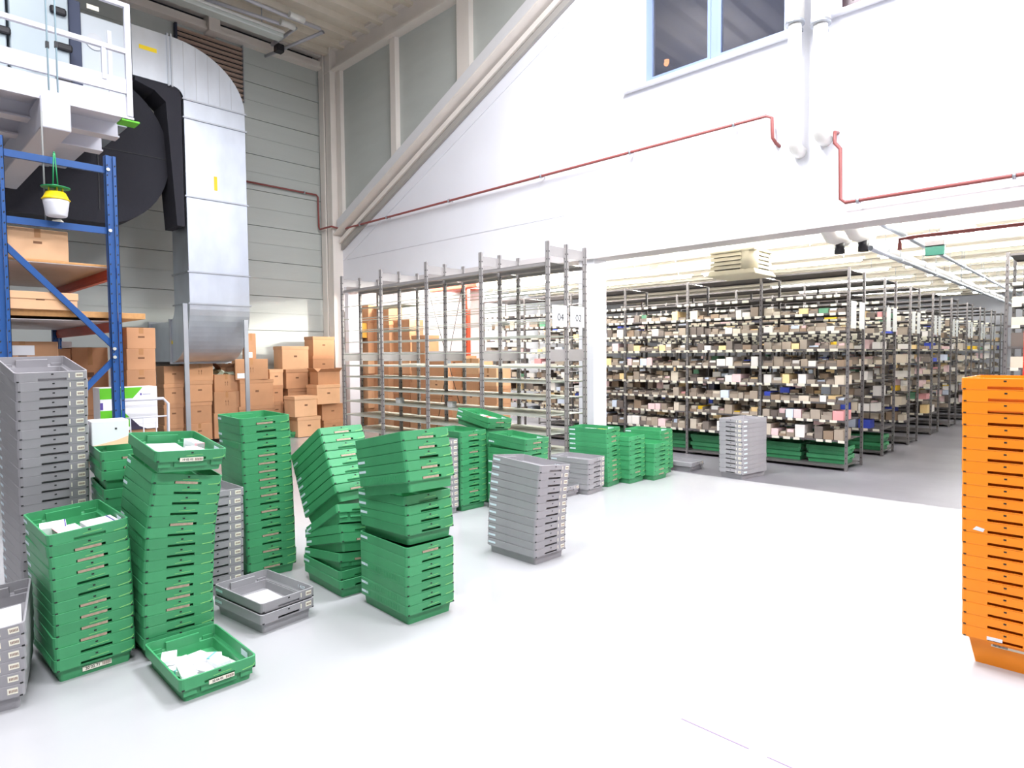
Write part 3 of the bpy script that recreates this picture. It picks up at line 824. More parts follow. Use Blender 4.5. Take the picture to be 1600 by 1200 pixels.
def rack_row(ri, y0, y1, xa, xb, full, lab):
    rk = thing('storage_rack', lab, 'rack', (xb, y0, 0), 'rows of racks in the library hall')
    nb = max(1, round((xb - xa) / BAY))
    xs = [xb - k * BAY for k in range(nb + 1)]
    first = None
    for k, x in enumerate(xs):
        for y in (y0, y1):
            if first is None:
                b = MB(); b.box(x - .017, x + .017, y - .016, y + .016, 0, LV[-1] + .02)
                z = .1
                while z < 2.7: b.box(x - .005, x + .005, y - .0175, y - .016, z, z + .02, 1); z += .075
                first = b.obj('post', [M_RACK, M_HOLE], rk); fx, fy = x, y
            else:
                c = first.copy(); COL.objects.link(c); c.parent = rk; c.location = (x - fx, y - fy, 0)
    if full:
        fb = {}
        for k in range(nb):
            for li, z in enumerate(LV):
                key = 't' if li == len(LV) - 1 else 's'
                if key not in fb:
                    b = MB(); x1, x0 = xs[k] - .022, xs[k + 1] + .022
                    b.box(x0, x1, y0 - .01, y1 + .01, z - .005, z); b.box(x0, x1, y0 - .012, y0 - .009, z - .022, z + .003); b.box(x0, x1, y1 + .009, y1 + .012, z - .022, z)
                    fb[key] = (b.obj('shelf_board', M_RBOARD, rk), k, z)
                else:
                    o, k0, zz = fb[key]; c = o.copy(); COL.objects.link(c); c.parent = rk; c.location = (-(k - k0) * BAY, 0, z - zz)
    else:
        o0 = None
        for li, z in enumerate(LV):
            if o0 is None:
                b = MB(); b.box(xs[-1], xs[0], y0 - .01, y1 + .01, -.005, 0); b.box(xs[-1], xs[0], y0 - .012, y0 - .009, -.022, .003); b.box(xs[-1], xs[0], y1 + .009, y1 + .012, -.022, 0)
                o0 = b.obj('shelf_board', M_RBOARD, rk, off=(rk.location.x, rk.location.y, 0)); o0.location = (0, 0, z)
            else:
                c = o0.copy(); COL.objects.link(c); c.parent = rk; c.location = (0, 0, z)
    # end-of-aisle number plates
    for y in (y0 + .02, y0 + .40):
        MB().box(xb + .024, xb + .028, y, y + .24, 1.98, 2.36).obj('end_plate', mat('grey plate', lin(188, 190, 188), .5), rk)
    # white tags on the shelf edges
    r = random.Random(ri * 11 + 5); b = MB()
    for li, z in enumerate(LV[1:-1]):
        x = xs[-1] + .05
        while x < xs[0] - .1:
            w = r.uniform(.07, .11)
            if r.random() < .85: b.prism([(x, y0 - .014, z - .034), (x + w, y0 - .014, z - .034), (x + w, y0 - .020, z + .004), (x, y0 - .020, z + .004)], (0, .002, 0))
            x += w + r.uniform(.03, .09)
    if not full or True:
        o = b.obj('shelf_tag', M_LABEL, rk); o['kind'] = 'stuff'
    return rk, xs
def stuff_row(ri, y0, y1, xs, k0, k1):
    r = random.Random(ri * 97 + 1); b = MB()
    for li in range(1, len(LV) - 2):
        for k in range(k0, k1):
            x = xs[k + 1] + .03; xe_ = xs[k] - .03
            while x < xe_ - .07:
                w = r.uniform(.08, .20); w = min(w, xe_ - x)
                hh = r.uniform(.05, .16) * (1.25 if li == 1 else 1)
                c = pick(r)
                if r.random() < .78: b.box(x, x + w - .008, y0 + r.uniform(.0, .05), (y0 + y1) / 2 - .02, LV[li] + .001, LV[li] + hh, c)
                if ri > 2 and r.random() < .5: b.box(x, x + w - .008, (y0 + y1) / 2 + .02, y1 - .0, LV[li] + .001, LV[li] + hh * r.uniform(.6, 1), pick(r))
                x += w + (r.uniform(.02, .12) if r.random() < .25 else .006)
    o = b.obj('storage_bins', M_BIN); o['kind'] = 'stuff'
    tag(o, 'rows of storage bins and cartons filling rack row %s of the library' % ('one, far left part', 'two', 'three', 'four', 'five', 'six', 'seven', 'eight', 'nine')[ri], 'bins', None, 'stuff')
rlabs = ['front dark steel rack row facing the hall with tagged shelves', 'second rack row of the library, one aisle behind the front row',
         'third rack row of the library, counted from the hall', 'fourth rack row of the library, counted from the hall', 'fifth rack row of the library, counted from the hall',
         'sixth rack row of the library, counted from the hall', 'seventh rack row of the library, counted from the hall', 'eighth rack row of the library, counted from the hall',
         'ninth and farthest rack row of the library']
for ri, (y0, y1) in enumerate(ROWS):
    nb = 6 if ri < 2 else 5
    rk, xs = rack_row(ri, y0, y1, XE - nb * BAY, XE, ri == 0, rlabs[ri])
    if ri == 0:
        stuff_row(0, y0, y1, xs, 4, 6)
        r = random.Random(99); protos = {}
        for k in range(4):
            for li in range(1, 9):
                x0, x1 = xs[k + 1] + .035, xs[k] - .035
                ws = [r.uniform(.8, 1.3) for _ in range(9)]; S_ = sum(ws); x = x0
                for j in range(9):
                    w = ws[j] / S_ * (x1 - x0)
                    kind = r.random(); mi = pick(r); mc = pick(r)
                    hh = r.uniform(.06, .15) if li > 1 else r.uniform(.08, .19)
                    if li == 8 and r.random() < .3: hh *= .6
                    if kind < .55:
                        mi = r.choice((0, 1, 2, 3, 14, 15))
                        key = ('bin', r.randrange(4))
                        if key not in protos:
                            q = MB(); bin_shape(q, 0, .13, 0, .34, 0, .15, 0, 1, random.Random(key[1]))
                            protos[key] = q.mesh('bin %d' % key[1], [M_BIN[0], M_BIN[5]])
                        nm = 'storage_bin'; desc = '%s open bin' % TNAME[mi]; sx, sz = (w - .010) / .13, hh / .15
                    else:
                        key = ('carton', 0)
                        if key not in protos:
                            protos[key] = MB().bbox(0, .13, 0, .34, 0, .15, .003).mesh('carton', [M_BIN[5]])
                        nm = 'carton'; desc = '%s carton' % TNAME[mi]; sx, sz = (w - .012) / .13, hh / .15
                    kk = (key, mi, mc)
                    if kk not in protos:
                        me = protos[key].copy(); me.materials[0] = M_BIN[mi]
                        if len(me.materials) > 1: me.materials[1] = M_BIN[mc]
                        protos[kk] = me
                    o = bpy.data.objects.new(nm, protos[kk]); COL.objects.link(o)
                    o.location = (x + .005, y0 - .004 + r.uniform(0, .03), LV[li] + .001); o.scale = (sx, 1, sz)
                    tag(o, '%s, %s shelf up, %s bay from aisle corner, %s from left' % (desc, ordn(li), ordn(k + 1), ordn(j + 1)), 'bin' if nm == 'storage_bin' else 'carton', 'bins and cartons on the front rack')
                    x += w
    else:
        stuff_row(ri, y0, y1, xs, 0, nb)
# racks on the right of the aisle
for ri, (y0, y1) in enumerate(ROWS[:4]):
    xl = -1.03
    rk, xs = rack_row(20 + ri, y0, y1, xl, xl + 2.42, False, 'rack row right of the aisle behind the orange stack, ' + ('nearest', 'second', 'third', 'fourth')[ri] + ' row')
    b = MB(); r = random.Random(50 + ri)
    for li in range(1, 9):
        x = xl + .05
        while x < xl + 2.2:
            w = r.uniform(.1, .22); b.box(x, x + w - .01, y0 + .0, y1 - .02, LV[li] + .001, LV[li] + r.uniform(.07, .18), pick(r)); x += w + .01
    o = b.obj('storage_bins', M_BIN); tag(o, 'storage bins on the ' + ('nearest', 'second', 'third', 'fourth')[ri] + ' rack right of the aisle', 'bins', None, 'stuff')

# green crates on the floor level of the racks
gi = 0
for (x, y, nlab) in [(XE - .32 - .62 * k, ROWS[0][0] + .36, 'front') for k in range(8)] + [(XE - .32 - .62 * k, ROWS[1][0] + .33, 'second') for k in range(3)]:
    for lv in range(2):
        c = bpy.data.objects.new('plastic_crate', ME['green' + ('t' if lv else '')]); COL.objects.link(c)
        c.location = (x, y, .062 + lv * .125); c.rotation_euler = (0, 0, rnd.uniform(-.03, .03))
        if nlab == 'second': c.location.x += .02
        gi += 1
        tag(c, 'green crate under the %s rack row, %s of two, %s from the aisle' % (nlab, ('lower', 'upper')[lv], ordn(int(round((XE - .32 - x) / .62)) + 1)), 'crate', 'green crates under the racks')

# ---- ceiling lights over the aisles (visible tubes with their trays)
n_l = 0
names_y = ['before the front rack row', 'over the first aisle', 'over the second aisle', 'over the third aisle', 'over the fourth aisle', 'over the fifth aisle', 'over the sixth aisle', 'over the seventh aisle']
fx = None
for iy, ay in enumerate(AISLE_Y):
    for ix, ax in enumerate((-11.5, -8.2, -4.9, -1.6, 1.6)):
        if ay > 15 and ax in (-11.5, -8.2): continue
        if fx is None:
            t = thing('tube_light', '', 'light', (ax, ay, 3.26))
            MB().prism([(ax - 1.55, ay - .05, 3.30), (ax - 1.55, ay + .05, 3.30), (ax - 1.55, ay + .03, 3.34), (ax - 1.55, ay - .03, 3.34)], (3.1, 0, 0)).obj('tray', M_TUBEW, t)
            MB().tube([(ax - 1.5, ay, 3.28), (ax + 1.5, ay, 3.28)], .014, 8).obj('tube', M_TUBE, t)
            for s in (-1, 1): MB().tube([(ax + s * 1.2, ay, 3.34), (ax + s * 1.2, ay, ZLC)], .005, 5).obj('hanger', M_GALVD, t)
            fx = t
        else:
            t = fx.copy(); COL.objects.link(t); t.location = (ax, ay, 3.26)
            for ch in list(fx.children):
                c = ch.copy(); COL.objects.link(c); c.parent = t
        tag(t, 'bright tube light %s, %s from the left' % (names_y[iy], ordn(ix + 1)), 'light', 'tube lights in the library hall')

# ---- hanging heater unit with louvres
ax0, ay0 = -4.34, 8.62; aw = .64
hu = thing('air_heater', 'cream ceiling air unit with louvres hanging before the racks', 'heater', (ax0, ay0, 2.75))
core = MB().bbox(ax0 + .03, ax0 + aw - .03, ay0 + .03, ay0 + aw - .03, 2.82, 3.07, .02).obj('casing', mat('heater inside', lin(120, 112, 96), .6), hu)
for k in range(4):
    z = 2.84 + k * .058
    q = MB()
    q.prism([(ax0, ay0, z), (ax0 + aw * .72, ay0, z), (ax0 + aw * .72, ay0 + .02, z + .05), (ax0, ay0 + .02, z + .05)], (0, .006, 0))
    q.obj('louvre', M_UNIT, hu)
    q = MB()
    q.prism([(ax0 + aw, ay0 + .14, z), (ax0 + aw, ay0 + aw, z), (ax0 + aw - .02, ay0 + aw, z + .05), (ax0 + aw - .02, ay0 + .14, z + .05)], (-.006, 0, 0))
    q.obj('louvre', M_UNIT, hu)
MB().tube([(ax0 + aw - .12, ay0 + .12, 2.81), (ax0 + aw - .12, ay0 + .12, 3.08)], .125, 20).obj('corner_post', M_UNIT, hu)
MB().bbox(ax0 - .01, ax0 + aw + .01, ay0 - .01, ay0 + aw + .01, 3.07, 3.10, .01).obj('top_plate', M_UNIT, hu)
q = MB(); r_ = lambda i, z: [(ax0 - i, ay0 - i, z), (ax0 + aw + i, ay0 - i, z), (ax0 + aw + i, ay0 + aw + i, z), (ax0 - i, ay0 + aw + i, z)]
q.add(r_(0, 2.82) + r_(.035, 2.76) + r_(.035, 2.745) + r_(.0, 2.74), [(0, 1, 5, 4), (1, 2, 6, 5), (2, 3, 7, 6), (3, 0, 4, 7), (4, 5, 9, 8), (5, 6, 10, 9), (6, 7, 11, 10), (7, 4, 8, 11), (8, 9, 13, 12), (9, 10, 14, 13), (10, 11, 15, 14), (11, 8, 12, 15), (12, 13, 14, 15), (0, 3, 2, 1)])
q.obj('skirt', M_UNIT, hu)
for dx in (.1, .54): MB().tube([(ax0 + dx, ay0 + .3, 3.10), (ax0 + dx, ay0 + .3, ZLC)], .008, 6).obj('hanger', M_GALVD, hu)

# ---- pipes under the library ceiling
def long_pipe(lab, a, L, r, m, name='service_pipe'):
    t = thing(name, lab, 'pipe', a, 'pipes under the library ceiling')
    MB().tube([a, (a[0], a[1] + L, a[2])], r, 12).obj('pipe', m, t)
    for k in range(1, int(L / 2.2) + 1):
        y = a[1] + k * 2.2 - .8
        q = MB(); q.tube([(a[0], y - .02, a[2]), (a[0], y + .02, a[2])], r * 1.3, 10); q.tube([(a[0], y, a[2]), (a[0], y, ZLC)], .005, 5)
        q.obj('pipe_hanger', M_GALVD, t)
pa = onY(1336, 372, 8.5); pb = onY(1362, 386, 8.5); pc_ = onY(1368, 352, 8.5)
long_pipe('thick white pipe running away under the library ceiling', (pa.x, 8.45, pa.z + .02), 17, .05, M_INSUL)
long_pipe('thinner galvanised pipe below the thick white ceiling pipe', (pb.x, 8.45, pb.z - .02), 17, .03, M_GALV)
long_pipe('galvanised pipe farthest right under the library ceiling', (pc_.x, 8.45, pc_.z + .05), 17, .03, M_GALV)
for i, (px, py) in enumerate(((1290, 362), (1327, 358))):
    a = onY(px, py, 8.32)
    t = thing('pipe_elbow', ('left' if i == 0 else 'right') + ' white pipe elbow with black stub under the lintel', 'pipe', a, 'white elbows under the lintel')
    b_ = onY(px + 22, py + 22, 8.6)
    MB().tube([(a.x - .05, YW + .1, ZL + .14), (a.x, 8.32, ZL + .06), (b_.x - .06, 8.48, b_.z + .10), (b_.x, 8.6, b_.z + .09), (b_.x + .02, 8.75, b_.z + .09)], .085, 14).obj('elbow', M_INSUL, t)
    MB().tube([(b_.x, 8.6, b_.z + .05), (b_.x, 8.6, b_.z - .10)], .058, 14).obj('stub', M_BLACK, t)
# copper pipe along the lintel inside
ca = onY(1425, 372, 8.4)
pipe('copper_pipe', [(ca.x - .12, 8.4, ca.z - .12), (ca.x - .12, 8.4, ca.z), (ca.x + .0, 8.4, ca.z + .01), (4.0, 8.4, ca.z + .02)], .022, M_COPPER, 'copper pipe inside the library hall just behind the lintel', 'pipe')
# emergency sign
sa = onY(1445, 400, 9.4); sb = onY(1476, 375, 9.4)
es = thing('emergency_sign', 'small green emergency exit sign hanging under the library ceiling', 'sign', (sa.x, 9.4, sa.z))
MB().bbox(sa.x, sb.x, 9.40, 9.46, sa.z, sa.z + (sb.z - sa.z) * .66, .004).obj('sign_panel', M_SIGNG, es)
MB().bbox(sa.x, sb.x, 9.38, 9.48, sa.z + (sb.z - sa.z) * .68, sb.z, .004).obj('lamp_housing', mat('sign housing', lin(90, 84, 84), .5), es)
for x in (sa.x + .04, sb.x - .04): MB().tube([(x, 9.43, sb.z), (x, 9.43, ZLC)], .003, 5).obj('hanger', M_GALVD, es)
ga = onY(1497, 362, 9.0)
gs = thing('sensor_box', 'grey sensor box under the ceiling beam behind the lintel', 'sensor', ga)
MB().bbox(ga.x - .17, ga.x + .17, 8.95, 9.05, ga.z - .02, ga.z + .05, .008).obj('casing', M_GALVD, gs)
MB().tube([(ga.x, 9, ga.z + .05), (ga.x, 9, ZLC - .2)], .012, 8).obj('stem', M_GALVD, gs)
print('library done', len(bpy.data.objects))

# ================================================================== CONTENTS OF THE TOP CRATES
def inner(key): return TOPS[key].matrix_world
def put(name, lab, cat, M, w, d, h, m, group=None, strip=None, hh=None):
    o = bpy.data.objects.new(name, MB().bbox(-w / 2, w / 2, -d / 2, d / 2, 0, h, .0015).mesh(name, m)); COL.objects.link(o)
    o.matrix_world = M
    if strip:
        for (x0, x1, sm) in strip:
            MB().box(x0, x1, -d / 2 - .0006, d / 2 + .0006, -.0002, h + .0006).obj('printed_band', sm, o, off=(0, 0, 0))
    return tag(o, lab, cat, group)
T_ = Matrix.Translation
Mg = inner('G'); r = random.Random(4)
spots = [(-.12, .05, 10), (-.02, .08, 22), (.05, .11, 10), (.13, .09, -25), (-.16, -.06, 35), (-.06, -.05, 5), (.03, .0, -18), (.11, .01, 28), (.17, -.06, 80), (-.02, -.10, 12), (.08, -.09, -8), (-.13, -.11, -20), (.0, .03, 40), (.09, .06, 5)]
for i, (x, y, a) in enumerate(spots):
    z = .010 + (0 if i < 5 else .024 if i < 10 else .046)
    put('medicine_carton', 'white medicine carton in the loose pile inside the lone green crate', 'carton',
        Mg @ T_((x, y, z)) @ Matrix.Rotation(math.radians(a), 4, 'Z') @ Matrix.Rotation(math.radians(r.uniform(-7, 7)), 4, 'Y'), .145, .072, .024, M_PAPER, 'cartons in the lone green crate',
        [(.03, .045, M_TEAL)] if i % 3 == 0 else None)
Ma = inner('A')
put('medicine_carton', 'large white carton with a purple stripe in the green crate at left', 'carton', Ma @ T_((.10, .095, .012)) @ Matrix.Rotation(math.radians(92), 4, 'Z'), .15, .18, .075, M_PAPER, None, [(.05, .058, M_PURPLE)])
put('medicine_carton', 'white carton in the middle beside the purple-striped carton', 'carton', Ma @ T_((.08, -.05, .012)) @ Matrix.Rotation(math.radians(92), 4, 'Z'), .11, .19, .065, M_PAPER, None, [(-.055, -.045, M_PINK)])
put('medicine_carton', 'left white carton with dark edge in the crate of striped cartons', 'carton', Ma @ T_((-.07, -.09, .012)) @ Matrix.Rotation(math.radians(80), 4, 'Z'), .12, .13, .072, M_PAPER, None, [(.052, .058, M_PURPLE)])
put('medicine_carton', 'small white carton in front of the striped cartons in green crate', 'carton', Ma @ T_((.19, -.10, .012)) @ Matrix.Rotation(math.radians(95), 4, 'Z'), .08, .09, .05, M_PAPER, None, None)
Ms = inner('S3a')
put('paper_stack', 'flat white papers in the crate on top of the leaning stack', 'paper', Ms @ T_((-.02, -.045, .010)), .36, .20, .055, M_PAPER)
put('medicine_carton', 'white carton with pink end on the papers in leaning stack crate', 'carton', Ms @ T_((.10, .095, .035)) @ Matrix.Rotation(math.radians(12), 4, 'Z'), .20, .06, .05, M_PAPER, None, [(.085, .1, M_PINK)])
put('medicine_carton', 'second white carton with pink end lying behind the first', 'carton', Ms @ T_((-.07, .12, .030)) @ Matrix.Rotation(math.radians(8), 4, 'Z'), .16, .05, .07, M_PAPER, None, [(.06, .08, M_PINK)])
Mq = inner('GG')
put('paper_sheet', 'white sheet lying in the grey crate on the floor', 'paper', Mq @ T_((.02, -.02, .036)) @ Matrix.Rotation(math.radians(-4), 4, 'Z'), .30, .21, .004, M_PAPER)
put('medicine_carton', 'small cream carton beside the white sheet in grey crate', 'carton', Mq @ T_((.20, .05, .012)) @ Matrix.Rotation(math.radians(94), 4, 'Z'), .10, .04, .045, M_LABEL, None, [(-.05, -.02, M_PINK)])
Mz = inner('S0')
put('paper_sheet', 'printed white sheet in the grey crate at bottom left corner', 'paper', Mz @ T_((.04, .02, .05)) @ Matrix.Rotation(math.radians(4), 4, 'Z'), .30, .26, .004, M_PAPER)
put('small_pack', 'white pack with red mark in the tilted top green crate', 'pack', inner('S10b') @ T_((.10, -.02, .07)) @ Matrix.Rotation(.3, 4, 'Z'), .22, .09, .03, M_PAPER, None, [(-.04, .02, M_RED)])
put('small_pack', 'thin white pack in green crate behind the free-standing grey stack', 'pack', inner('S11b') @ T_((.02, .02, .04)), .2, .06, .02, M_PAPER)
put('small_pack', 'white pack in the top green crate next to the 02 sign', 'pack', inner('S15') @ T_((-.05, -.02, .07)), .16, .06, .03, M_PAPER)
put('small_pack', 'yellow pack in the top green crate next to the 02 sign', 'pack', inner('S15') @ T_((.12, -.02, .07)), .13, .05, .03, M_YELLOW)

# ================================================================== CARDBOARD BOXES
def card_box(lab, x1, y0, y1, z0, z1, depth, kind='tape', m=None, rz=0.0, cat='box', group=None, arrows=False, name='cardboard_box', white=None):
    """front face in the plane x = x1, between y0 and y1; depth runs away from the hall"""
    m = m or M_CARD
    w = y1 - y0; h = z1 - z0
    t = thing(name, lab, cat, ((x1 - depth / 2), (y0 + y1) / 2, z0), group, (0, 0, rz))
    hx, hy = depth / 2, w / 2
    if kind == 'lid':
        MB().bbox(-hx + .008, hx - .008, -hy + .008, hy - .008, 0, h - .002, .004).obj('body', m, t, off=(0, 0, 0))
        MB().bbox(-hx, hx, -hy, hy, h - .07, h, .004).obj('lid', m, t, off=(0, 0, 0))
    elif kind == 'open':
        b = MB(); th = .006
        b.box(-hx, hx, -hy, hy, 0, th); b.box(-hx, -hx + th, -hy, hy, th, h); b.box(hx - th, hx, -hy, hy, th, h)
        b.box(-hx + th, hx - th, -hy, -hy + th, th, h); b.box(-hx + th, hx - th, hy - th, hy, th, h)
        b.obj('body', m, t, off=(0, 0, 0))
        for (a, bb, cc, dd, ang) in ((-hx, -hx, -hy, hy, 1), (hx, hx, -hy, hy, -1)):
            MB().prism([(a, -hy, h), (a, hy, h), (a + ang * -.09, hy - .02, h + .07), (a + ang * -.09, -hy + .02, h + .07)], (.004, 0, .002)).obj('flap', m, t, off=(0, 0, 0))
        for s in (-1, 1): MB().prism([(-hx, s * hy, h), (hx, s * hy, h), (hx - .02, s * (hy + .08), h + .08), (-hx + .02, s * (hy + .08), h + .08)], (0, .004, .002)).obj('flap', m, t, off=(0, 0, 0))
    else:
        MB().bbox(-hx, hx, -hy, hy, 0, h, .005).obj('body', m, t, off=(0, 0, 0))
        b = MB(); b.box(-hx - .001, hx + .001, -.025, .025, h, h + .001); b.box(hx, hx + .001, -.025, .025, h * .72, h)
        b.obj('tape', M_TAPE, t, off=(0, 0, 0))
        MB().box(hx * -1, hx, -.0015, .0015, h + .001, h + .002).obj('flap_seam', M_CARDD, t, off=(0, 0, 0))
    if kind != 'open' and w > .25:
        MB().box(hx - (.008 if kind == 'lid' else 0), hx - (.0072 if kind == 'lid' else -.0008), -.035, .035, h * .52, h * .60).obj('hand_hole', M_CARDD, t, off=(0, 0, 0)) if not arrows else None
    if arrows:
        b = MB()
        for s in (-.022, .022):
            b.box(hx, hx + .001, s - .003, s + .003, h * .35, h * .55)
            b.prism([(hx, s - .011, h * .52), (hx, s + .011, h * .52), (hx, s, h * .62)], (.001, 0, 0))
        b.obj('arrow_print', M_CARDD, t, off=(0, 0, 0))
    if white:
        MB().box(hx, hx + .0012, *white).obj('white_label', M_PAPER, t, off=(0, 0, 0))
    return t
def cb(lab, X, px0, px1, py0, py1, depth=.42, **k):
    """box whose front face covers these picture columns and rows on the real plane x = X"""
    pm = (py0 + py1) / 2
    a, b = onX(px0, pm, X), onX(px1, pm, X)
    zt = onX((px0 + px1) / 2, py0, X).z; zb = onX((px0 + px1) / 2, py1, X).z
    return card_box(lab, X, a.y, b.y, max(0, zb), zt, depth, **k)
GB = 'cardboard boxes piled along the grey wall'
xc_ = -12.55
cb('cardboard box on top of the pile under the duct, behind left leg', xc_, 292, 333, 567, 595, group=GB, kind='tape', arrows=True)
cb('lidded cardboard box second from top behind the left duct leg', xc_, 292, 333, 595, 628, group=GB, kind='lid')
cb('lidded cardboard box third from top behind the left duct leg', xc_ - .02, 291, 332, 628, 662, group=GB, kind='lid')
cb('cardboard box at the bottom of the pile behind left duct leg', xc_, 292, 332, 662, 688, group=GB)
for i, (a, b) in enumerate(((572, 600), (600, 632), (632, 664), (664, 692))):
    cb('shaded cardboard box left of the left duct leg, %s of four' % ORD[i + 1], xc_ - .12, 256, 288, a, b, group=GB, kind='lid' if i else 'tape')
cb('open cardboard box with a grey-green bag on the pile between duct legs', xc_ - .05, 335, 372, 585, 612, group=GB, kind='tape', arrows=True)
cb('cardboard box second in the pile between the duct legs', xc_, 335, 374, 612, 645, group=GB, arrows=True)
cb('cardboard box third in the pile between the duct legs', xc_, 335, 374, 645, 684, group=GB)
bag = onX(345, 585, xc_ - .25)
bg = thing('plastic_bag', 'grey-green plastic bag lying on boxes between the duct legs', 'bag', bag)
vs = MB()
import bmesh
bmb = bmesh.new(); bmesh.ops.create_icosphere(bmb, subdivisions=3, radius=.2)
for v in bmb.verts:
    k = 1 + .18 * math.sin(v.co.x * 31 + v.co.y * 17) + .12 * math.sin(v.co.z * 40 + v.co.y * 23)
    v.co = Vector((v.co.x * k, v.co.y * k * 1.1, max(-.01, v.co.z * k * .7)))
me = bpy.data.meshes.new('bag'); bmb.to_mesh(me); bmb.free(); me.materials.append(mat('grey green plastic film', lin(150, 160, 140), .3))
bo = bpy.data.objects.new('bag_body', me); COL.objects.link(bo); bo.parent = bg; bo.location = (0, .08, 0)
cb('dark open tray lying on the boxes behind the right duct leg', xc_ - .1, 345, 366, 574, 585, .3, group=GB, kind='open', m=M_CARDD)
cb('taped cardboard box with arrows behind the right duct leg', xc_ + .05, 371, 420, 561, 593, .5, group=GB, rz=-.12, arrows=True, white=(-.28, -.14, .03, .13))
cb('wide cardboard box under the taped one behind right duct leg', xc_ + .05, 374, 428, 593, 634, .5, group=GB, kind='lid', rz=.03)
cb('wide cardboard box at the bottom behind right duct leg', xc_ + .05, 374, 430, 634, 684, .5, group=GB, kind='lid', rz=.0)
cb('tall narrow cardboard box standing on top near right duct leg', xc_ - .2, 385, 400, 521, 561, .2, group=GB, kind='tape', white=(-.09, .02, .03, .14))
cb('small lidded cardboard box right of the arrowed box', xc_ - .1, 421, 443, 577, 602, group=GB, kind='lid', m=M_CARD2)
cb('small cardboard box, second down, right of the arrowed box', xc_ - .1, 421, 443, 602, 628, group=GB, kind='lid')
cb('small cardboard box, third down, right of the arrowed box', xc_ - .1, 422, 444, 628, 655, group=GB, kind='lid')
cb('small cardboard box at the bottom right of the arrowed box', xc_ - .1, 422, 445, 655, 680, group=GB, kind='lid')
cb('cardboard box with wide overhanging lid, top of second pile', xc_ - .15, 442, 483, 541, 577, .45, group=GB, kind='lid', m=M_CARD2, rz=-.05)
cb('cardboard box directly under the one with overhanging lid', xc_ - .15, 447, 482, 577, 607, .45, group=GB, kind='lid')
cb('cardboard box third in the pile with the overhanging lid', xc_ - .17, 450, 482, 607, 634, .45, group=GB, kind='lid')
cb('cardboard box at the bottom of the overhanging lid pile', xc_ - .17, 450, 483, 634, 672, .45, group=GB, kind='lid')
cb('lidded cardboard box at the front, upper of the low pair', -12.05, 459, 496, 619, 651, .42, group=GB, kind='lid', m=M_CARD2, rz=.06)
cb('cardboard box on the floor at the front, lower of low pair', -12.05, 466, 502, 651, 682, .42, group=GB, kind='lid', m=M_CARD2, rz=-.04)
cb('lidded cardboard box at the very top near the corner column', xc_ - .3, 489, 523, 526, 556, .40, group=GB, kind='lid', arrows=False)
cb('cardboard box second from top near the corner column', xc_ - .3, 489, 523, 556, 585, .40, group=GB, kind='lid')
cb('cardboard box third from top near the corner column', xc_ - .3, 489, 523, 585, 620, .40, group=GB, kind='lid')
cb('cardboard box low in the pile near the corner column', xc_ - .3, 489, 523, 620, 676, .40, group=GB, kind='lid')
ob = cb('open cardboard box with crumpled white sacks near the corner', -12.3, 497, 531, 581, 601, .34, group=GB, kind='open', m=M_CARD)
for k, (dy, s) in enumerate(((-.07, .1), (.07, .085))):
    bmb = bmesh.new(); bmesh.ops.create_icosphere(bmb, subdivisions=2, radius=s)
    for v in bmb.verts: v.co = v.co * (1 + .2 * math.sin(v.co.x * 60 + v.co.z * 45 + k))
    me = bpy.data.meshes.new('sack'); bmb.to_mesh(me); bmb.free(); me.materials.append(M_PAPER if k == 0 else mat('kraft sack', lin(196, 170, 140), .7))
    s_ = bpy.data.objects.new('crumpled_sack', me); COL.objects.link(s_); s_.location = ob.location + Vector((.0, dy, .14))
    tag(s_, ('white' if k == 0 else 'brown') + ' crumpled paper sack in the open box near the corner', 'sack')
cb('big cardboard box under the open box with white sacks', -12.2, 494, 532, 601, 631, .42, group=GB, kind='lid', m=M_CARD2, rz=.05)
cb('cardboard box below the big one near the steel shelf', -12.3, 503, 537, 631, 656, .42, group=GB, kind='lid', arrows=False)
cb('flat cardboard box at the bottom near the steel shelf', -12.3, 506, 538, 656, 676, .42, group=GB, kind='lid')
# boxes behind the steel shelving unit
def cy(lab, Y, px0, px1, py0, py1, depth=.4, **k):
    pm = (py0 + py1) / 2
    a, b = onY(px0, pm, Y), onY(px1, pm, Y)
    zt = onY((px0 + px1) / 2, py0, Y).z; zb = max(0, onY((px0 + px1) / 2, py1, Y).z)
    w = b.x - a.x
    t = card_box(lab, 0, -w / 2, w / 2, zb, zt, depth, **k)
    t.location = ((a.x + b.x) / 2, Y + depth / 2, zb); t.rotation_euler = (0, 0, -math.pi / 2)
    return t
GS = 'cardboard boxes seen through the steel shelving'
rb_ = random.Random(12)
colsB = [(543, 575, 478, 8.45), (577, 608, 478, 8.62), (609, 640, 500, 8.75), (642, 664, 524, 8.55), (668, 695, 558, 8.5), (697, 722, 556, 8.7), (724, 748, 560, 8.6), (750, 776, 575, 8.55)]
for ci, (a, b, top, Y) in enumerate(colsB):
    base = proj_y = None
    y = top; i = 0
    # find the picture row of the floor on this plane
    lo, hi = 600, 760
    for _ in range(30):
        m_ = (lo + hi) / 2
        if onY((a + b) / 2, m_, Y).z > 0: lo = m_
        else: hi = m_
    base = lo
    n = max(2, round((base - top) / 27)); st = (base - top) / n
    for i in range(n):
        kk = rb_.random()
        cy('%s cardboard box, %s in the %s pile behind the steel shelving' % ('pale' if kk > .6 else 'brown', ORD[i + 1] + (' one' if i == 0 else ' from top'), ordn(ci + 1)), Y, a + rb_.uniform(-1, 1), b + rb_.uniform(-1, 1), y, y + st, .4,
           kind='lid' if kk < .5 else 'tape', m=M_CARD2 if kk > .6 else M_CARD, group=GS)
        y += st
cy('yellow-brown carton sticking out high in the piles behind shelving', 8.15, 540, 556, 505, 528, .3, kind='tape', m=mat('yellow carton', lin(214, 160, 60), .6), group=GS)

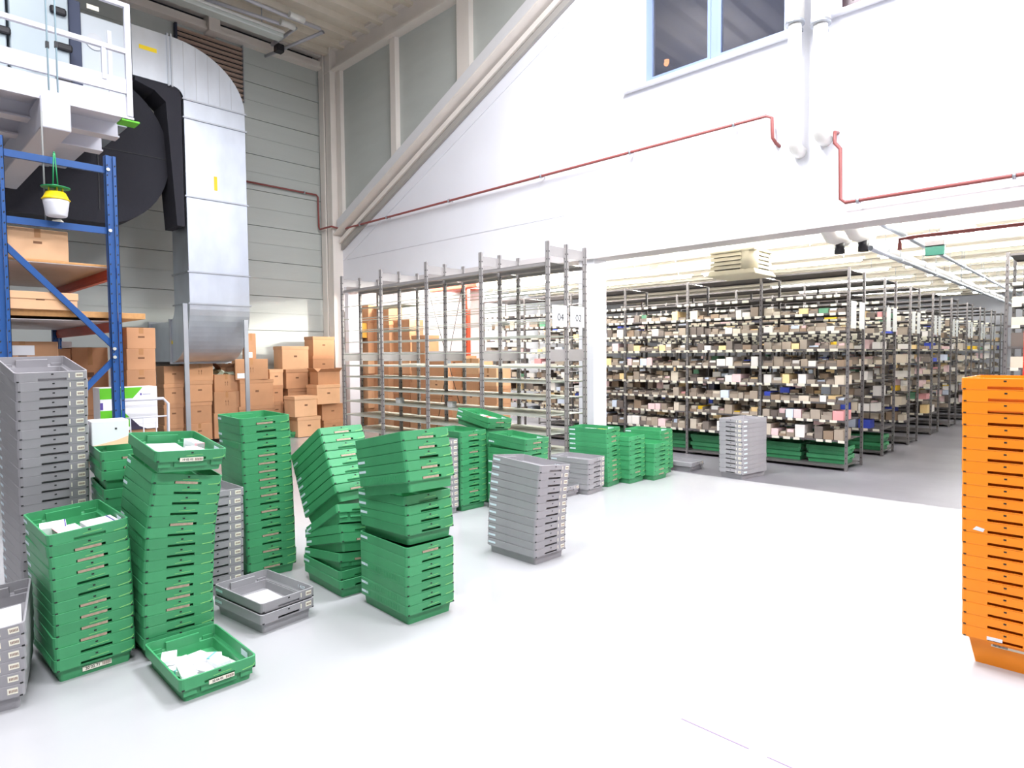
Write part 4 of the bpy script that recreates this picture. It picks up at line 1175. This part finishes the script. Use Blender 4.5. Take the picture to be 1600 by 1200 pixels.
# orange pallet rack frame behind the shelving
of = thing('pallet_rack', 'orange-red pallet rack frame standing behind the steel shelving', 'rack', onY(731, 560, 9.1))
xo = onY(731, 500, 9.1).x
for x in (xo,):
    b = MB(); b.box(x - .05, x + .05, 9.05, 9.13, 0, 3.05); z = .2
    while z < 2.9: b.box(x - .008, x + .008, 9.048, 9.05, z, z + .03, 1); z += .09
    b.obj('upright', [M_ORANGE_BEAM, M_HOLE], of)
xb0, xb1 = onY(676, 450, 9.1).x, onY(822, 450, 9.1).x
MB().bbox(xb0, onY(750, 450, 9.1).x, 9.00, 9.12, onY(712, 453, 9.1).z, onY(712, 444, 9.1).z, .01).obj('beam', M_ORANGE_BEAM, of)
MB().bbox(xb0, xb0 + .9, 9.12, 9.75, onY(712, 450, 9.1).z, onY(712, 447, 9.1).z, .005).obj('beam', M_ORANGE_BEAM, of)

# ================================================================== BLUE PALLET RACK (left)
XR = -7.5
ya, yb = onX(2, 400, XR).y, onX(187, 400, XR).y - .05
zt = onX(186, 246, XR).z
br = thing('pallet_rack', 'tall blue pallet rack with red beams and chipboard shelves at left', 'rack', (XR, yb, 0))
def upright(x, y, zt, side=1):
    b = MB(); w, d = .10, .08
    b.box(x - d, x, y - w / 2, y - w / 2 + .004, 0, zt); b.box(x - d, x, y + w / 2 - .004, y + w / 2, 0, zt)
    b.box(x - .004, x, y - w / 2, y - .018, 0, zt); b.box(x - .004, x, y + .018, y + w / 2, 0, zt); b.box(x - .022, x - .018, y - .018, y + .018, 0, zt)
    z = .1
    while z < zt - .04:
        for s in (-.034, .034): b.prism([(x, y + s - .006, z), (x, y + s + .006, z + .006), (x, y + s + .006, z + .022), (x, y + s - .006, z + .016)], (.0012, 0, 0), 1)
        z += .10
    return b
X2 = XR - 2.75
upright(XR, yb, zt).obj('upright', [M_BLUE, M_HOLE], br)
upright(XR, ya, zt).obj('upright', [M_BLUE, M_HOLE], br)
upright(X2, yb, 3.3).obj('upright', [M_BLUE, M_HOLE], br)
upright(X2, ya, 3.3).obj('upright', [M_BLUE, M_HOLE], br)
zA = onX(186, 268, XR).z; zB = onX(186, 362, XR).z
def strut(y0, z0, y1, z1, w=.065):
    MB().bar((XR - .045, y0, z0), (XR - .045, y1, z1), .035, w).obj('strut', M_BLUE, br)
strut(ya, zA, yb - .03, zA); strut(ya, zB, yb - .03, zB)
zc0, zc1 = onX(6, 375, XR).z, onX(184, 545, XR).z
strut(ya, zc0, yb, zc1, .055); 
zc2 = onX(184, 558, XR).z; zc3 = zc2 - (zc0 - zc1)
strut(yb, zc2, ya, zc3, .055)
for y, z in ((yb, zA), (yb, zB), (yb, zc1), (yb, zc2), (ya, zA), (ya, zB), (ya, zc0)):
    MB().tube([(XR + .001, y - .028, z), (XR + .014, y - .028, z)], .017, 8).obj('bolt', M_ZINC, br)
# beams towards the wall and boards
for (pa, sh) in ((414, 'upper'), (498, 'lower')):
    zb_ = onX(180, pa, XR).z
    for y in (yb + .02, ya - .02):
        b = MB(); b.box(X2, XR - .08, y - .025, y + .025, zb_ - .13, zb_ - .02); b.box(X2, XR - .08, y - .03, y - .025, zb_ - .10, zb_ - .05)
        b.obj('beam', M_ORANGE_BEAM, br)
    th = .022 if sh == 'upper' else .09
    bd = MB().bbox(X2 + .02, XR - .10, ya - .05, yb + (.02 if sh == 'upper' else .30), zb_ - .02 + (0 if sh == 'upper' else .03), zb_ - .02 + th, .003).obj('shelf_board', M_CHIP, br)
    MB().box(X2 + .03, XR - .10, ya - .04, yb + .01, zb_ - .026, zb_ - .0205).obj('board_underside', M_CHIPU, br)
    if sh == 'upper': zU = zb_
    else: zLw = zb_ - .02 + .09
u = onX(7, 370, XR - .35); v = onX(107, 400, XR - .35)
card_box('large flat cardboard panel box on the upper shelf of blue rack', XR - .12, ya + .05, onX(107, 390, XR - .12).y, zU + .003, zU + .30, .5, kind='tape', m=M_CARD2)
card_box('long flat cardboard box on the lower shelf of the blue rack', XR - .05, ya - .02, onX(125, 480, XR).y, zLw, zLw + .17, .5, kind='lid', m=M_CARD2)
card_box('long low cardboard box under the blue rack shelf, at the far left', XR - .5, ya - .1, ya + .5, zLw - .62, zLw - .30, .8, kind='tape', white=(-.1, .1, .18, .28))
wr = thing('crumpled_paper', 'small crumpled paper lying on the blue rack strut', 'paper', (XR - .04, onX(92, 350, XR).y, zB + .033))
bmb = bmesh.new(); bmesh.ops.create_icosphere(bmb, subdivisions=2, radius=.03)
for vv in bmb.verts: vv.co = Vector((vv.co.x, vv.co.y * 1.7, max(-.002, vv.co.z * .8 * (1 + .3 * math.sin(vv.co.y * 150)))))
me = bpy.data.meshes.new('crumple'); bmb.to_mesh(me); bmb.free(); me.materials.append(M_LABEL)
wo = bpy.data.objects.new('ball', me); COL.objects.link(wo); wo.parent = wr
# brown cartons standing behind the rack
XB = XR - 1.5
GR = 'brown cartons beside and behind the blue rack'
for i, (a, b) in enumerate(((512, 545), (545, 578), (578, 607), (607, 640), (640, 675), (675, 712))):
    cb('brown carton right of the blue rack upright, %s in its pile' % (ORD[i + 1]), XR - .9, 198, 243 + (1 if i == 2 else 0), a, b, .55, kind='tape', group=GR)
cb('tall brown carton with white label behind the blue brace', XB, 113, 170, 543, 640, .5, kind='tape', group=GR, white=(-.28, -.18, .75, .82))
cb('tall brown carton behind the top of the tall grey stack', XB + .05, 60, 112, 545, 640, .5, kind='tape', group=GR)
cb('brown carton on the floor behind the blue rack upright', XB, 113, 170, 640, 730, .5, kind='lid', group=GR)

# green and white printed box on a trolley
XT = XR - .45
a = onX(155, 600, XT); b_ = onX(245, 600, XT)
zt_, zb2 = onX(200, 605, XT).z, onX(200, 665, XT).z
gbx = thing('printed_carton', 'lime green and white printed carton standing on the trolley', 'carton', (XT, a.y, zb2))
MB().bbox(XT - .28, XT, a.y, b_.y, zb2 - .05, zt_, .004).obj('body', M_PAPER, gbx)
w_ = b_.y - a.y; h_ = zt_ - zb2 + .05
def P(u, v): return (XT + .0005, a.y + u * w_, zb2 - .05 + v * h_)
MB().prism([P(0, .99), P(.74, .99), P(.56, .74), P(0, .74)], (.001, 0, 0)).obj('green_panel', M_LIME, gbx)
MB().prism([P(0, .48), P(.36, .48), P(.52, .26), P(.52, .08), P(0, .08)], (.001, 0, 0)).obj('green_panel', M_LIME, gbx)
MB().prism([P(.5, .30), P(.66, .08), P(.8, -.0), P(.5, 0)], (.0014, 0, 0)).obj('dark_print', mat('dark purple print', lin(48, 40, 62), .6), gbx)
MB().prism([P(.0, .50), P(.05, .50), P(.05, .66), P(0, .66)], (.0016, 0, 0)).obj('small_print', M_PURPLE, gbx)
MB().prism([P(.69, .80), P(.72, .80), P(.72, .85), P(.69, .85)], (.0016, 0, 0)).obj('small_print', M_PURPLE, gbx)
MB().prism([P(.74, .81), P(.88, .81), P(.88, .835), P(.74, .835)], (.0016, 0, 0)).obj('small_print', mat('grey print', lin(170, 170, 190), .6), gbx)
tr = thing('trolley', 'white tube-framed trolley carrying the printed green carton', 'trolley', (XT + .1, a.y, 0))
yA, yB_ = onX(182, 640, XT + .12).y, onX(263, 640, XT + .12).y
zH = onX(225, 624, XT + .12).z
MB().tube([(XT + .12, yA, .2), (XT + .12, yA, zH - .06), (XT + .12, yA + .05, zH), (XT + .12, yB_ - .05, zH), (XT + .12, yB_, zH - .06), (XT + .12, yB_ - .02, .2)], .016, 10).obj('handle', M_WHITEP, tr)
zm = onX(225, 652, XT + .12).z
MB().tube([(XT + .12, yA, zm), (XT + .12, yB_ - .01, zm)], .008, 8).obj('cross_bar', M_WHITEP, tr)
for k in range(1, 4): MB().tube([(XT + .12, yA + (yB_ - yA) * k / 4, zm), (XT + .12, yA + (yB_ - yA) * k / 4, .2)], .006, 6).obj('bar', M_WHITEP, tr)
MB().bbox(XT - .5, XT + .14, yA, yB_, .17, .2, .005).obj('platform', M_GALVD, tr)
for dx in (-.45, .08):
    for yy in (yA + .06, yB_ - .06): MB().tube([(XT + dx, yy - .02, .085), (XT + dx, yy + .02, .085)], .085, 14).obj('wheel', M_BLACK, tr)
sb_ = MB().bbox(XT - .4, XT - .02, a.y + .02, b_.y - .02, .202, zb2 - .055, .004).obj('cardboard_box', M_CARD); tag(sb_, 'brown carton on the trolley under the printed green carton', 'box')
# white carton on the green stack by the rack
s21 = TOPS['S21b'].matrix_world
wc = thing('white_carton', 'white square carton on the green stack beside the blue rack', 'carton', s21.translation + Vector((-.14, -.07, .126)), rot=(0, 0, -.08))
MB().bbox(-.08, .11, -.11, .10, 0, .16, .004).obj('body', M_PAPER, wc, off=(0, 0, 0))
MB().prism([(.1105, -.105, .0), (.1105, .098, .0), (.1105, .098, .055), (.1105, .03, .03)], (.001, 0, 0)).obj('peach_print', mat('peach print', lin(248, 206, 170), .6), wc, off=(0, 0, 0))
MB().box(.1105, .1112, .02, .032, .10, .112).obj('small_print', M_INK, wc, off=(0, 0, 0))

# ---- hanging insect trap
XQ = XR + .06
tq = onX(85, 252, XQ); yq = tq.y
z1 = onX(85, 292, XQ).z; z2 = onX(85, 300, XQ).z; z3 = onX(85, 313, XQ).z; z4 = onX(85, 338, XQ).z
ft = thing('insect_trap', 'yellow and white insect trap hanging by green cords from blue rack', 'trap', (XQ, yq, z4))
for s in (-1, 1): MB().tube([(XQ, yq + s * .004, zA + .05), (XQ, yq + s * .02, z1)], .006, 6).obj('cord', M_GRNP, ft)
MB().tube([(XQ - .04, yq, zA + .04), (XQ, yq, zA + .06)], .007, 6).obj('cord', M_GRNP, ft)
def lathe(prof, cx, cy_, n=24):
    vs = []; fs = []
    for r_, z in prof: vs += [(cx + r_ * math.cos(2 * math.pi * k / n), cy_ + r_ * math.sin(2 * math.pi * k / n), z) for k in range(n)]
    for i in range(len(prof) - 1):
        for k in range(n): fs.append((i * n + k, i * n + (k + 1) % n, (i + 1) * n + (k + 1) % n, (i + 1) * n + k))
    fs.append(tuple(range(n))); fs.append(tuple((len(prof) - 1) * n + k for k in range(n)))
    return MB().add(vs, fs, 0, True)
lathe([(.115, z1 - .012), (.12, z1 - .004), (.05, z1 + .006), (.03, z1 + .02), (.012, z1 + .022)], XQ, yq).obj('top_disc', M_GRNP, ft)
for k in range(6): MB().tube([(XQ + .06 * math.cos(k), yq + .06 * math.sin(k), z1 - .01), (XQ + .06 * math.cos(k), yq + .06 * math.sin(k), z2 + .002)], .006, 6).obj('spacer', M_YELLOW, ft)
lathe([(.075, z2), (.08, z2 - .004), (.105, z3 + .02), (.118, z3 + .006), (.112, z3)], XQ, yq).obj('lid', M_YELLOW, ft)
lathe([(.108, z3), (.104, z3 - .03), (.088, z4 + .01), (.08, z4)], XQ, yq).obj('cup', M_WHPL, ft)

# ================================================================== DUCTWORK
XD = -11.5
Y0d, Y1d = onX(291, 300, XD).y, onX(385.5, 300, XD).y
DX = -(onY(267, 300, Y0d).x - XD)
def plate(b, poly2, x0=None, x1=None, mi=0):
    x0 = XD - DX if x0 is None else x0; x1 = XD if x1 is None else x1
    return b.prism([(x0, y, z) for y, z in poly2], (x1 - x0, 0, 0), mi)
du = thing('air_duct', 'large galvanised air duct rising on legs and bending at the top', 'duct', (XD, Y0d, 0))
cyU, czU = onX(267, 100, XD).y, onX(290, 155, XD).z
zT, zI = onX(267, 57, XD).z, onX(267, 133, XD).z
def earc(cy_, cz_, ry, rz, a0, a1, n=18):
    return [(cy_ + ry * math.cos(math.radians(a0 + (a1 - a0) * k / n)), cz_ + rz * math.sin(math.radians(a0 + (a1 - a0) * k / n))) for k in range(n + 1)]
RY, RZ = Y1d - cyU, zT - czU
rY, rZ = Y0d - cyU, zI - czU
plate(MB(), earc(cyU, czU, RY, RZ, 0, 90) + earc(cyU, czU, rY, rZ, 90, 0)).obj('upper_elbow', M_GALV, du)
for k in range(1, 6):
    yv = cyU + RY * k / 6.2
    zt_v = czU + RZ * math.sqrt(max(0, 1 - ((yv - cyU) / RY) ** 2))
    zb_v = czU + .03 if yv > Y0d else czU + rZ * math.sqrt(max(0, 1 - ((yv - cyU) / rY) ** 2)) + .03
    MB().box(XD, XD + .004, yv - .004, yv + .004, zb_v, zt_v - .02).obj('seam', M_GALVD, du)
zz = [czU] + [onX(340, y, XD).z for y in (196, 314, 428, 476)]
for i in range(4):
    MB().bbox(XD - DX, XD, Y0d, Y1d, zz[i + 1] + .008, zz[i] - .008, .004).obj('duct_section', M_GALV, du)
def flange_h(z): MB().box(XD - DX - .025, XD + .025, Y0d - .025, Y1d + .025, z - .012, z + .012).obj('flange', M_GALVD, du)
for z in zz: flange_h(z)
czL = zz[4]; zBot = onX(330, 566, XD).z
RL = czL - zBot; RXo = DX + .22
le = []
for k in range(17):
    a = math.radians(-90 * k / 16); le.append((XD - RXo + RXo * math.cos(a), czL + RL * math.sin(a)))
for k in range(9):
    a = math.radians(-90 + 90 * k / 8); le.append((XD - RXo + (RXo - DX) * math.cos(a), czL + .26 * math.sin(a)))
MB().prism([(x, Y0d, z) for x, z in le], (0, Y1d - Y0d, 0)).obj('lower_elbow', M_GALV, du)
xw = XG + .02
MB().box(xw, XD - RXo, Y0d + .01, Y1d - .01, zBot + .01, czL - .27).obj('wall_branch', M_GALV, du)
for x in (XD - RXo, xw + .03): MB().box(x - .02, x + .01, Y0d - .03, Y1d + .03, zBot - .03, czL - .23).obj('flange', M_GALVD, du)
yh = cyU
MB().bbox(XD - DX, XD, onX(205, 60, XD).y, yh, zI, zT, .004).obj('horizontal_run', M_GALV, du)
for yy in (cyU + .005, cyU - .05): MB().box(XD - DX - .03, XD + .03, yy - .012, yy + .012, zI - .03, zT + .03).obj('flange', M_GALVD, du)
for (pxa, pya, hw, vert) in ((231, 76, .11, False), (337, 287, .035, True)):
    c = onX(pxa, pya, XD)
    if vert: MB().box(XD + .001, XD + .003, c.y - .028, c.y + .028, c.z - .12, c.z + .12).obj('yellow_sticker', M_YELLOW, du)
    else: MB().box(XD + .001, XD + .003, c.y - .13, c.y + .13, c.z - .033, c.z + .033).obj('yellow_sticker', M_YELLOW, du)
c = onY(269, 535, Y0d); MB().tube([(c.x, Y0d - .004, c.z), (c.x, Y0d, c.z)], .035, 14).obj('yellow_sticker', M_YELLOW, du)
for (pxl, ztop) in ((293, onX(293, 474, XD + .1).z), (387, onX(387, 500, XD + .1).z)):
    yy = onX(pxl, 600, XD + .1).y
    b = MB(); b.box(XD + .06, XD + .10, yy - .032, yy + .032, 0, ztop); b.box(XD + .10, XD + .104, yy - .036, yy + .036, 0, ztop)
    b.obj('leg', M_GALVD, du)
# black insulated bend
XK = -11.75
bk = thing('insulated_bend', 'big black insulated duct bend behind the platform', 'duct', onX(200, 345, XK))
top = onX(190, 118, XK); right = onX(264, 238, XK); bot = onX(190, 352, XK)
cK = Vector((XK, onX(150, 238, XK).y, (top.z + bot.z) / 2)); rz_ = (top.z - bot.z) / 2; ry_ = right.y - cK.y
pts2 = [(cK.y + ry_ * math.sin(math.pi * k / 24), cK.z + rz_ * math.cos(math.pi * k / 24)) for k in range(25)]
yl0 = onX(-60, 300, XK).y
poly = pts2 + [(yl0, cK.z - rz_), (yl0, cK.z + rz_ * .12), (cK.y - .3, cK.z + rz_ * .45), (cK.y - .1, cK.z + rz_ * .9)]
MB().prism([(XK - .7, y, z) for y, z in poly], (.7, 0, 0)).obj('bend', M_BLACKINS, bk)
ys_ = onX(213, 240, XK)
MB().box(XK, XK + .012, ys_.y - .6, right.y - .02, ys_.z - .012, ys_.z + .0).obj('seam', M_BLACK, bk)
y_ = onX(154, 300, XK); MB().box(XK, XK + .012, y_.y, y_.y + .014, bot.z + .2, ys_.z).obj('seam', M_BLACK, bk)
# rounded black insulation at the elbow's inner corner; strip below imitates the shaded duct side
zw = onX(278, 352, XD).z
ya2 = Y0d - .03
rr = .26
rc = [(ya2 - rr + rr * math.cos(math.radians(a)), czU + rr * math.sin(math.radians(a))) for a in range(0, 91, 10)]
yl2 = onX(212, 140, XD).y
MB().prism([(XD - .62, y, z) for y, z in rc + [(yl2, czU + rr), (yl2, czU + .10), (ya2 - .40, czU + .02), (ya2 - .24, czU - .12), (ya2 - .12, zw), (ya2, zw)]], (.60, 0, 0)).obj('inner_wrap_and_shade', M_BLACKINS, bk)

# louvre on the grey wall
lv = thing('wall_louvre', 'brown slatted louvre high on the grey wall behind duct elbow', 'louvre', (XG + .02, onX(378, 100, XG).y, 6.6))
ly0, ly1 = onX(276, 60, XG + .05).y, onX(378, 100, XG + .05).y
lz1 = onX(378, 74, XG + .05).z; lz0 = onX(378, 160, XG + .05).z
MB().box(XG, XG + .02, ly0, ly1, lz0, lz1).obj('back', M_HOLE, lv)
n = 12
for k in range(n):
    z = lz0 + (lz1 - lz0) * k / n
    MB().prism([(XG + .02, ly0, z + .02), (XG + .09, ly0, z + .035), (XG + .09, ly0, z + .05), (XG + .02, ly0, z + (lz1 - lz0) / n)], (0, ly1 - ly0, 0)).obj('slat', mat('brown louvre paint', lin(192, 168, 152), .5), lv)
MB().box(XG, XG + .10, ly0 - .04, ly0, lz0, lz1 + .03).obj('frame_side', mat('dark louvre frame', lin(50, 56, 76), .5), lv)
MB().box(XG, XG + .10, ly1, ly1 + .02, lz0, lz1 + .03).obj('frame_side', M_GALVD, lv)

# ================================================================== PLATFORM WITH AIR HANDLING UNIT
dd = 7.1
xp = -8.05; pe = onX(208, 178, xp)
ye = pe.y; zp_ = pe.z
pf = thing('steel_platform', 'white steel platform with railing high at top left', 'platform', (xp, ye, zp_))
MB().box(xp - .05, xp, -4, ye, zp_ - .06, zp_ + .17).obj('edge_beam', M_WHITEP, pf)
MB().box(xp - .02, xp + .03, -4, ye, zp_ - .075, zp_ - .055).obj('edge_flange', M_WHITEP, pf)
MB().box(-11.2, xp - .05, -4, ye - .02, zp_ + .04, zp_ + .10).obj('deck', M_WHITEP, pf)
MB().box(xp - .03, xp + .01, -4, ye, zp_ + .20, zp_ + .36).obj('toe_board', M_WHITEP, pf)
for k, (dx, dyy) in enumerate(((-.55, -.02), (-1.25, -.02))):
    x = xp + dx
    b = MB(); b.box(x - .03, x + .03, -4, ye + dyy, zp_ - .14, zp_ + .04); b.box(x - .09, x + .09, -4, ye + dyy, zp_ - .155, zp_ - .135); b.box(x - .3, x + .3, -4, ye + dyy - .02, zp_ + .02, zp_ + .04)
    b.obj('joist', M_WHITEP, pf)
gb = onX(85, 158, xp)
MB().bbox(-11.2, xp + .05, gb.y - .13, gb.y + .13, zp_ - .36, zp_ - .04, .01).obj('cross_beam', M_WHITEP, pf)
zr1 = onX(206, 10, xp).z; zr2 = onX(206, 82, xp).z
MB().box(xp - .025, xp + .025, ye - .06, ye - .005, zp_ - .04, zr1).obj('railing_post', M_WHITEP, pf)
yq2 = onX(162, 100, xp).y
MB().box(xp - .02, xp + .02, yq2 - .02, yq2 + .02, zp_ + .3, zr2).obj('railing_post', M_WHITEP, pf)
MB().box(xp - .025, xp + .025, -4, ye - .06, zr1 - .045, zr1).obj('top_rail', M_WHITEP, pf)
MB().box(xp - .025, xp + .025, -4, ye - .06, zr2 - .04, zr2 + .01).obj('middle_rail', M_WHITEP, pf)
MB().box(xp - .72, xp - .68, ye - .05, ye - .01, zp_ + .1, zr1 - .045).obj('railing_post', M_WHITEP, pf)
gp = thing('green_scrap', 'small green plate under the platform corner', 'plate', (xp, ye, zp_ - .09))
MB().bbox(xp - .18, xp + .02, ye - .12, ye + .06, zp_ - .10, zp_ - .08, .004).obj('plate', M_LIME, gp)
# unit
XU = -10.0
uy1 = onX(108, 60, XU).y
uz0 = zp_ + .45; uz1 = uz0 + 2.6
ah = thing('air_handling_unit', 'grey panelled air handling unit with black handles on the platform', 'machine', (XU, uy1, zp_ + .1))
for i, (ya_, yb3) in enumerate(((uy1 - .62, uy1), (uy1 - 1.5, uy1 - .65), (uy1 - 2.6, uy1 - 1.53))):
    MB().bbox(XU - 1.6, XU, ya_, yb3, uz0 + .03, uz1, .012).obj('panel', mat('unit panel', lin(164, 176, 182), .4, metal=.2), ah)
MB().bbox(XU - 1.6, XU + .01, uy1 - 2.6, uy1 + .02, zp_ + .12, uz0, .01).obj('base_frame', mat('unit base', lin(176, 186, 192), .4, metal=.2), ah)
MB().box(XU - .02, XU + .014, uy1 - 2.6, uy1 + .02, uz0 - .01, uz0 + .025).obj('rail', M_STEELWHITE, ah)
for px, py in ((90, 18), (2, 47), (100, 75), (58, 105), (100, 105 + 20), (134, 124)):
    c = onX(px, py, XU)
    if c.y > uy1 - .05: c.y = uy1 - .1
    MB().bbox(XU + .0, XU + .05, c.y - .09, c.y + .09, c.z - .045, c.z + .045, .02).obj('handle', M_BLACK, ah)
# inlet box between the unit and the duct
MB().bbox(XU - 1.4, XU - .1, uy1 + .02, uy1 + .16, uz0 + .02, uz0 + 1.55, .01).obj('flexible_joint', mat('dark canvas', lin(60, 68, 90), .7), ah)
ib = MB().bbox(XU - 1.35, XU - .15, uy1 + .16, onX(195, 80, XU - .15).y, uz0 + .05, onX(130, 20, XU - .15).z, .01).obj('inlet_box', mat('inlet sheet', lin(176, 184, 190), .45, metal=.4), ah)
c = onX(148, 66, XU - .15)
MB().tube([(XU - .15, c.y, c.z), (XU - .135, c.y, c.z)], .11, 20).obj('port_cover', M_GALVD, ah)
MB().box(XU - .15, XU - .14, c.y - .08, c.y + .06, c.z + .42, c.z + .48).obj('type_plate', M_LABEL, ah)
# thin hanging wires
for i, (px, z0w, z1w) in enumerate(((74, onX(74, 150, -7.6).z, 8.6), (88, onX(88, 150, -7.6).z, 8.6))):
    c = onX(px, 80, -7.85)
    w = thing('hanging_cable', ('left' if i == 0 else 'right') + ' of two thin pale cables before the platform railing', 'cable', (c.x, c.y, zp_), 'thin cables before the platform')
    MB().tube([(c.x, c.y, zp_ - .03), (c.x, c.y, ZC)], .008, 6).obj('cable', mat('pale cable', lin(176, 204, 214), .5), w)
    k = onX(px, 70, -7.85).z
    MB().box(c.x - .015, c.x + .015, c.y - .014, c.y + .014, k - .03, k + .03).obj('cable_lock', M_BLACK, w)
c = onX(67, 240, XR - .05)
w = thing('hanging_cable', 'thin grey rod hanging between platform and blue rack', 'cable', c)
MB().tube([(c.x, c.y, zB), (c.x, c.y, zp_ - .35)], .008, 6).obj('cable', mat('grey cable', lin(130, 132, 130), .5), w)

# ================================================================== CEILING LAMPS AND CONDUITS
def ceil_fix(px0, py0, px1, py1, z, lab, r=.05):
    a = onZ(px0, py0, z); b = onZ(px1, py1, z)
    return a, b
a = onZ(440, 60, 8.0)
lt_ = thing('ceiling_light', 'long ceiling tube fixture with clear cover near the grey wall', 'light', (a.x, a.y, 8.0))
MB().bbox(a.x - .12, a.x + .12, a.y - 3.4, a.y, 7.97, 8.05, .02).obj('cover', mat('clear cover', lin(206, 212, 206), .2), lt_)
MB().bbox(a.x - .14, a.x + .14, a.y - 3.4, a.y, 8.05, 8.10, .01).obj('tray', M_TUBEW, lt_)
for dy in (-.4, -2.8): MB().tube([(a.x, a.y + dy, 8.1), (a.x, a.y + dy, ZC)], .01, 6).obj('hanger', M_GALVD, lt_)
def conduit(lab, pts, r, sleeves=()):
    t = thing('conduit', lab, 'pipe', pts[0], 'grey conduits under the main ceiling')
    MB().tube(pts, r, 10).obj('pipe', mat('grey conduit', lin(188, 188, 194), .4, metal=.2), t)
    for p, q in sleeves: MB().tube([p, q], r * 1.7, 12).obj('sleeve', M_TUBEW, t)
def Z8(px, py, z=8.1): return onZ(px, py, z)
p = [Z8(340, -20), Z8(440, 22), Z8(500, 45), Z8(505, 50), Z8(415, 88)]
conduit('bent grey conduit turning back near the corner column', p, .035, ((Z8(452, 22), Z8(475, 32)),))
p = [Z8(320, -2), Z8(440, 38), Z8(462, 44), Z8(425, 70)]
conduit('second grey conduit, inner one, under the ceiling', p, .035, ((Z8(438, 34), Z8(460, 43)),))
c = Z8(436, 78, 8.0)
jb_ = thing('junction_box', 'small black junction box on the ceiling conduits', 'box', c)
MB().bbox(c.x - .08, c.x + .08, c.y - .08, c.y + .08, 7.95, 8.1, .01).obj('casing', M_BLACK, jb_)
print('all done', len(bpy.data.objects))
for o in bpy.data.objects:
    if '_loc' in o: del o['_loc']
